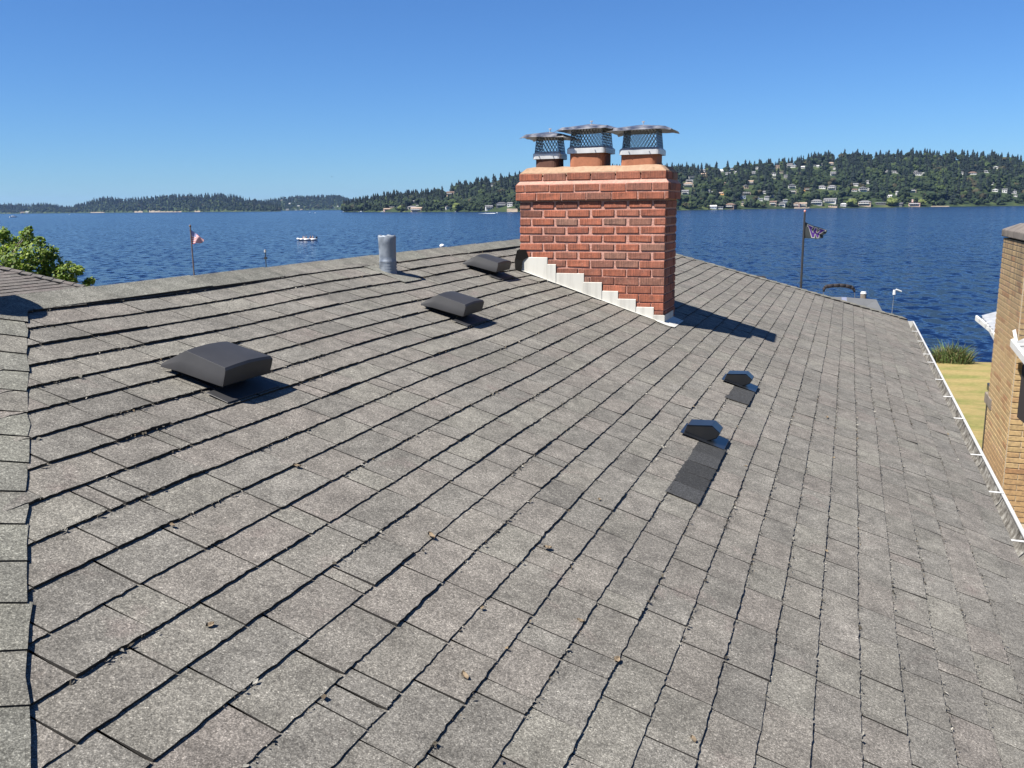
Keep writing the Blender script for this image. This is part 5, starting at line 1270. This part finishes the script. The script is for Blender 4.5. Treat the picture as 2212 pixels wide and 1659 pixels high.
link('eave_end', MB().add([g[2] + [0, 0, -.02], nl(2160, 734, YB), nl(2262, 734, YB + .4), nl(2262, 752, YB + .4), nl(2152, 748, YB)], [(0, 1, 2, 3, 4)]).mesh('eave_end', MT['white']), nh)
link('wall', MB().box((1.6, .5, -.3), (7., DEP + 6, 1.7)).mesh('n_wall', MT['hs_cream']), nh)
# nearer eave crossing in front of the chimney
Yc, Yd = 11.1, 9.6
link('near_metal_roof', corr(nl(2192, 742, Yc), nl(2270, 840, Yd), nl(2300, 700, Yc + .4), nl(2390, 770, Yd + .4), 8, .02), nh)
p, q = nl(2183, 733, Yc), nl(2262, 832, Yd)
link('near_gutter', MB().add([p, q, q + [0, 0, -.09], p + [0, 0, -.09], p + [.03, 0, .012], q + [.03, 0, .012]], [(0, 1, 2, 3), (0, 4, 5, 1)]).add([p + [0, 0, -.09], q + [0, 0, -.09], q + [.14, 0, -.09], p + [.14, 0, -.09]], [(0, 1, 2, 3)]).mesh('near_gutter', MT['white']), nh)
for s in (.12, .3, .5): 
    c = p + (q - p) * s; link('gutter_strap', MB().box(tuple(c + [0, -.012, 0]), tuple(c + [.13, .012, .01])).mesh('strap', MT['white']), nh)
link('side_flashing', MB().add([nl(2187, 714, 11.3), nl(2194, 711, 11.3), nl(2200, 742, 11.2), nl(2193, 744, 11.2)], [(0, 1, 2, 3)]).mesh('side_flashing', MT['white']), nh)
link('near_soffit_shade', MB().add([p + [.12, 0, -.1], q + [.12, 0, -.1], q + [1.6, 0, -.12], p + [1.6, 0, -.12]], [(0, 1, 2, 3)]).add([p + [.16, 0, -.11], q + [.16, 0, -.11], q + [.16, 0, -.75], p + [.16, 0, -1.0]], [(0, 1, 2, 3)]).mesh('near_soffit_shade', MT['canvas_black']), nh)  # soffit plus a black hanging sheet that stands in for the eave's shadow
# wooden post and bracket at the far corner of that chimney
wpx = nl(2139, 853, 13.2); lw = thing('fence_post', 'weathered post with a blue-black bracket left of the tan chimney', 'post', M_N)
link('post', MB().box((wpx[0] - .04, wpx[1] - .04, -.4), (wpx[0] + .04, wpx[1] + .04, wpx[2] - .05)).mesh('post', MT['pole']), lw)
link('beam', MB().box((wpx[0] - .07, wpx[1] - .6, wpx[2] - .12), (wpx[0] + .12, wpx[1] + .05, wpx[2] + .04)).mesh('beam', MT['wood'], bevel=.01), lw)
link('bracket', MB().box((wpx[0] - .03, wpx[1] - .1, wpx[2] + .045), (wpx[0] + .22, wpx[1] + .2, wpx[2] + .15)).mesh('bracket', MT['hood_black'], bevel=.01), lw)

# ================================================================== left-hand neighbour: brown hip roof
Yn = 17.5
h0 = at(-120, 551, Yn - 1.5); h1 = at(182, 619, Yn + 2.2)
# slope parallel to ours through the near end of its hip
def on_plane(x, y, p0, n):
    r_ = ray(x, y); return CAM + r_ * (((p0 - CAM) @ n) / (r_ @ n))
p0 = at(0, 600, Yn)
hipA, hipB = on_plane(-260, 516, p0, N), on_plane(196, 621.5, p0, N)
lowA = hipB + (-A) * 9.; 
M_L = T((p0[0], p0[1], Z_GROUND))
ln = thing('brown_roof_house', 'neighbouring house with a brown shingled hip roof at the left edge', 'house', M_L)
def LL(P): return tuple(np.array(P) - np.array([p0[0], p0[1], Z_GROUND]))
nearA = hipA - A * 14; low_far = hipB; 
deckv = [LL(hipA), LL(hipB), LL(hipB - A * 14), LL(nearA)]
link('roof_deck', MB().add([tuple(np.array(v) - N * .02) for v in deckv], [(0, 1, 2, 3)]).mesh('l_deck', MT['felt']), ln)
sl_n = hipB - hipA; dv = float(sl_n @ S); nC = int(dv / .145); JV, JF, JT = [], [], []; nv = 0
# courses as individual tabs near the visible corner
slope_root = bpy.data.objects.new('shingle_slope', None); COL.objects.link(slope_root); slope_root.parent = ln
cnt = 0
for k in range(nC):
    v0, v1 = k * .145, (k + 1) * .145
    uh = float(sl_n @ A) * (v0 / dv); u = uh - .05 - random.uniform(0, .2)
    first = True
    while u > uh - 6.5:
        w = random.uniform(.25, .33); a, b_ = u - w, u
        P, F = tab(a + .0015, b_ - .0015, 0, .145, 20000 + cnt, clip=False); P[:, 2] -= sag(P[:, 0], P[:, 1]); P[:, 2] *= 1.7
        uhv = float(sl_n @ A) * ((P[:, 0] + v0) / dv); P[:, 1] = np.minimum(P[:, 1], uhv - .01)
        W_ = hipA + np.outer(P[:, 0] + v0, S) + np.outer(P[:, 1], A) + np.outer(P[:, 2], N) - np.array([p0[0], p0[1], Z_GROUND])
        c = px(hipA + S * v0 + A * (u - w / 2))
        if -5 < c[0] < 200 and 570 < c[1] < 632:
            o0 = W_[0].copy(); me = tab_mesh('shingle', W_ - o0, F, (MT['brown_shingle'], MT['asphalt'])); o = link('shingle', me, slope_root); o.location = o0
        else:
            JV.append(W_); JF.append(np.array(F) + nv); nv += len(W_); JT.append(np.full((len(W_), 1), random.uniform(.02, 1)))
        cnt += 1; u -= w
tt = np.concatenate(JT)
tag(link('other_shingles', np_mesh('other_shingles', np.concatenate(JV), np.concatenate(JF), (MT['brown_shingle'], MT['asphalt']), np.concatenate([tt, tt, tt, tt * 0 + 1], 1), midx=TAB_MI * len(JF)), slope_root), kind='stuff')
hd3 = sl_n / np.linalg.norm(sl_n); Lh = np.linalg.norm(sl_n); e1 = np.cross(N, hd3); e1 = e1 if e1 @ A < 0 else -e1
nfar = np.array([-hd3[0] * hd3[2], -hd3[1] * hd3[2], 1 - hd3[2] ** 2]); nfar /= np.linalg.norm(nfar); nfar = nfar + .35 * (A + B) * .7; nfar /= np.linalg.norm(nfar); e2 = np.cross(nfar, hd3); e2 = e2 if e2 @ A > 0 else -e2
hc = bpy.data.objects.new('hip_caps', None); COL.objects.link(hc); hc.parent = ln
for k in range(int(Lh / .2)):
    Vc, Fc = cap_piece(.204, .15, .15, hd3, e1, e2, N, nfar, 4000 + k, .012, .008)
    me = bpy.data.meshes.new('cap_shingle'); me.from_pydata([tuple(v) for v in Vc], [], Fc); me.materials.append(MT['brown_shingle'])
    o = link('cap_shingle', me, hc); o.location = LL(hipA + hd3 * (.2 * k))
farlow = hipB + A * .05
link('far_slope', MB().add([LL(hipA - N * .01), LL(hipB - N * .01), LL(hipB + np.array([-B[0] * 8, -B[1] * 8, 0]))], [(0, 1, 2)]).mesh('far_slope', MT['brown_shingle']), ln)
wb = MB(); q0, q1 = hipB - A * 14, hipB
for (a_, b_) in ((q0 - B * .5 - A * 0, q1 - B * .5 - A * .5), (q1 - B * .5 - A * .5, q1 - B * 8 - A * .5)):
    wb.add([LL([a_[0], a_[1], Z_GROUND - 1.5]), LL([b_[0], b_[1], Z_GROUND - 1.5]), LL([b_[0], b_[1], hipB[2] + .05]), LL([a_[0], a_[1], hipB[2] + .05])], [(0, 1, 2, 3)])
link('wall', wb.mesh('l_wall', MT['hs_tan']), ln)

# ------------------------------------------------------------------ leafy tree on the left
m_ = Mat('maple_leaf', .6, (.09, .16, .03), 0, .35); a_ = m_.n('Attribute', attribute_name='tint'); m_.col(a_.outputs['Color'])
tr = m_.n('BsdfTranslucent'); m_.l(m_.mix(1., a_.outputs['Color'], (1.3, 1.5, .5), 'MULTIPLY'), tr.inputs[0]); mx = m_.n('MixShader'); mx.inputs[0].default_value = .35
m_.l(m_.p.outputs[0], mx.inputs[1]); m_.l(tr.outputs[0], mx.inputs[2]); m_.l(mx.outputs[0], m_.out.inputs[0]); MT['leaf'] = m_.m
YT = 26.; KT = YT / 1951
trc = at(-10, 640, YT); tree = thing('leafy_tree', 'bright green broad-leaved tree behind the brown roof at left', 'tree', T((trc[0] - .6, trc[1], ground_z(YT))))
org = np.array([trc[0] - .6, trc[1], float(ground_z(YT))])
r = np.random.default_rng(33)
CL = [(-60, 545, 55), (-10, 530, 34), (18, 522, 20), (6, 502, 13), (58, 508, 15), (52, 522, 17), (62, 496, 8), (85, 520, 12), (40, 560, 40), (85, 548, 30), (108, 545, 18), (75, 575, 36), (118, 572, 26), (140, 590, 22), (150, 575, 12), (165, 585, 13), (172, 580, 8), (0, 575, 45), (-60, 590, 60), (100, 600, 30), (150, 605, 16), (196, 606, 9), (186, 613, 8), (30, 600, 40), (-100, 560, 60), (-120, 620, 70), (-40, 640, 70), (60, 640, 60), (130, 640, 50)]
V, F, TT = [], [], []; nv = 0; br = MB(); tb = np.array([0, 0, -.3]); fork = np.array([.1, 0, 3.2])
br.path([tuple(tb), (.05, .02, 1.6), tuple(fork)], [.2, .16, .13], 10)
for (x, y, rad) in CL:
    c = at(x, y, YT + r.uniform(-.35, .35)) - org; R_ = rad * KT
    mid = fork + (c - fork) * .5 + np.array([0, 0, .25]); br.path([tuple(fork), tuple(mid), tuple(c)], [.06, .035, .008], 6)
    n = int(70 + 2600 * R_ ** 2)
    for k in range(min(n, 900)):
        d = r.normal(size=3); d /= np.linalg.norm(d); P = c + d * R_ * r.uniform(.35, 1.08) ** .7 * np.array([1, 1.2, .9])
        L = r.uniform(.03, .11); nrm = d * .5 + np.array([-.3, -.3, .7]) + r.normal(0, .45, 3); nrm /= np.linalg.norm(nrm)
        t1 = np.cross(nrm, r.normal(size=3)); t1 /= np.linalg.norm(t1); t2 = np.cross(nrm, t1)
        V += [P - t1 * L * .5, P + t2 * L * .55 - t1 * L * .05, P + t1 * L * .65 - nrm * L * .15, P - t2 * L * .55 - t1 * L * .05]; F += [(nv, nv + 1, nv + 2, nv + 3)]; nv += 4
        g = r.uniform(.6, 1.3); cc = np.array([.12, .19, .028]) * g if r.random() > .35 else np.array([.23, .28, .055]) * g; TT += [[*cc, 1]] * 4
link('crown', np_mesh('crown_leaves', np.array(V), np.array(F), MT['leaf'], TT), tree); link('trunk', br.mesh('tree_branches', MT['wood']), tree)

# a bird in the sky
bp_ = at(717, 382, 300.); bd_ = thing('bird', 'tiny dark bird in the sky left of the chimney', 'bird', T(bp_))
link('body', MB().loft([[(x, rd * math.cos(2 * math.pi * i / 8), rd * math.sin(2 * math.pi * i / 8)) for i in range(8)] for x, rd in ((-.22, .01), (-.1, .05), (.05, .06), (.16, .035), (.22, .008))]).mesh('bird_body', MT['canvas_black']), bd_)
for s in (-1, 1): link('wing', MB().add([(.08, 0, .02), (-.06, 0, .02), (-.1, s * .4, .12), (.02, s * .4, .13), (-.08, s * .62, .06), (.08, 0, .028), (-.06, 0, .028), (-.1, s * .4, .126), (.02, s * .4, .136)], [(0, 1, 2, 3), (3, 2, 4), (5, 8, 7, 6)]).mesh('wing', MT['canvas_black']), bd_)

# ------------------------------------------------------------------ haze
mh = bpy.data.materials.new('haze'); mh.use_nodes = True; t_ = mh.node_tree; t_.nodes.clear()
ho = t_.nodes.new('ShaderNodeOutputMaterial'); hv_ = t_.nodes.new('ShaderNodeVolumePrincipled')
hv_.inputs['Color'].default_value = (.32, .56, 1., 1); hv_.inputs['Density'].default_value = 3.2e-5; hv_.inputs['Anisotropy'].default_value = .2
t_.links.new(hv_.outputs[0], ho.inputs['Volume'])
hz_ = link('haze', MB().box((-11500, -11500, -4.5), (11500, 12500, 190)).mesh('haze', mh))
tag(hz_, 'thin blue summer haze over the lake', 'haze', kind='stuff')
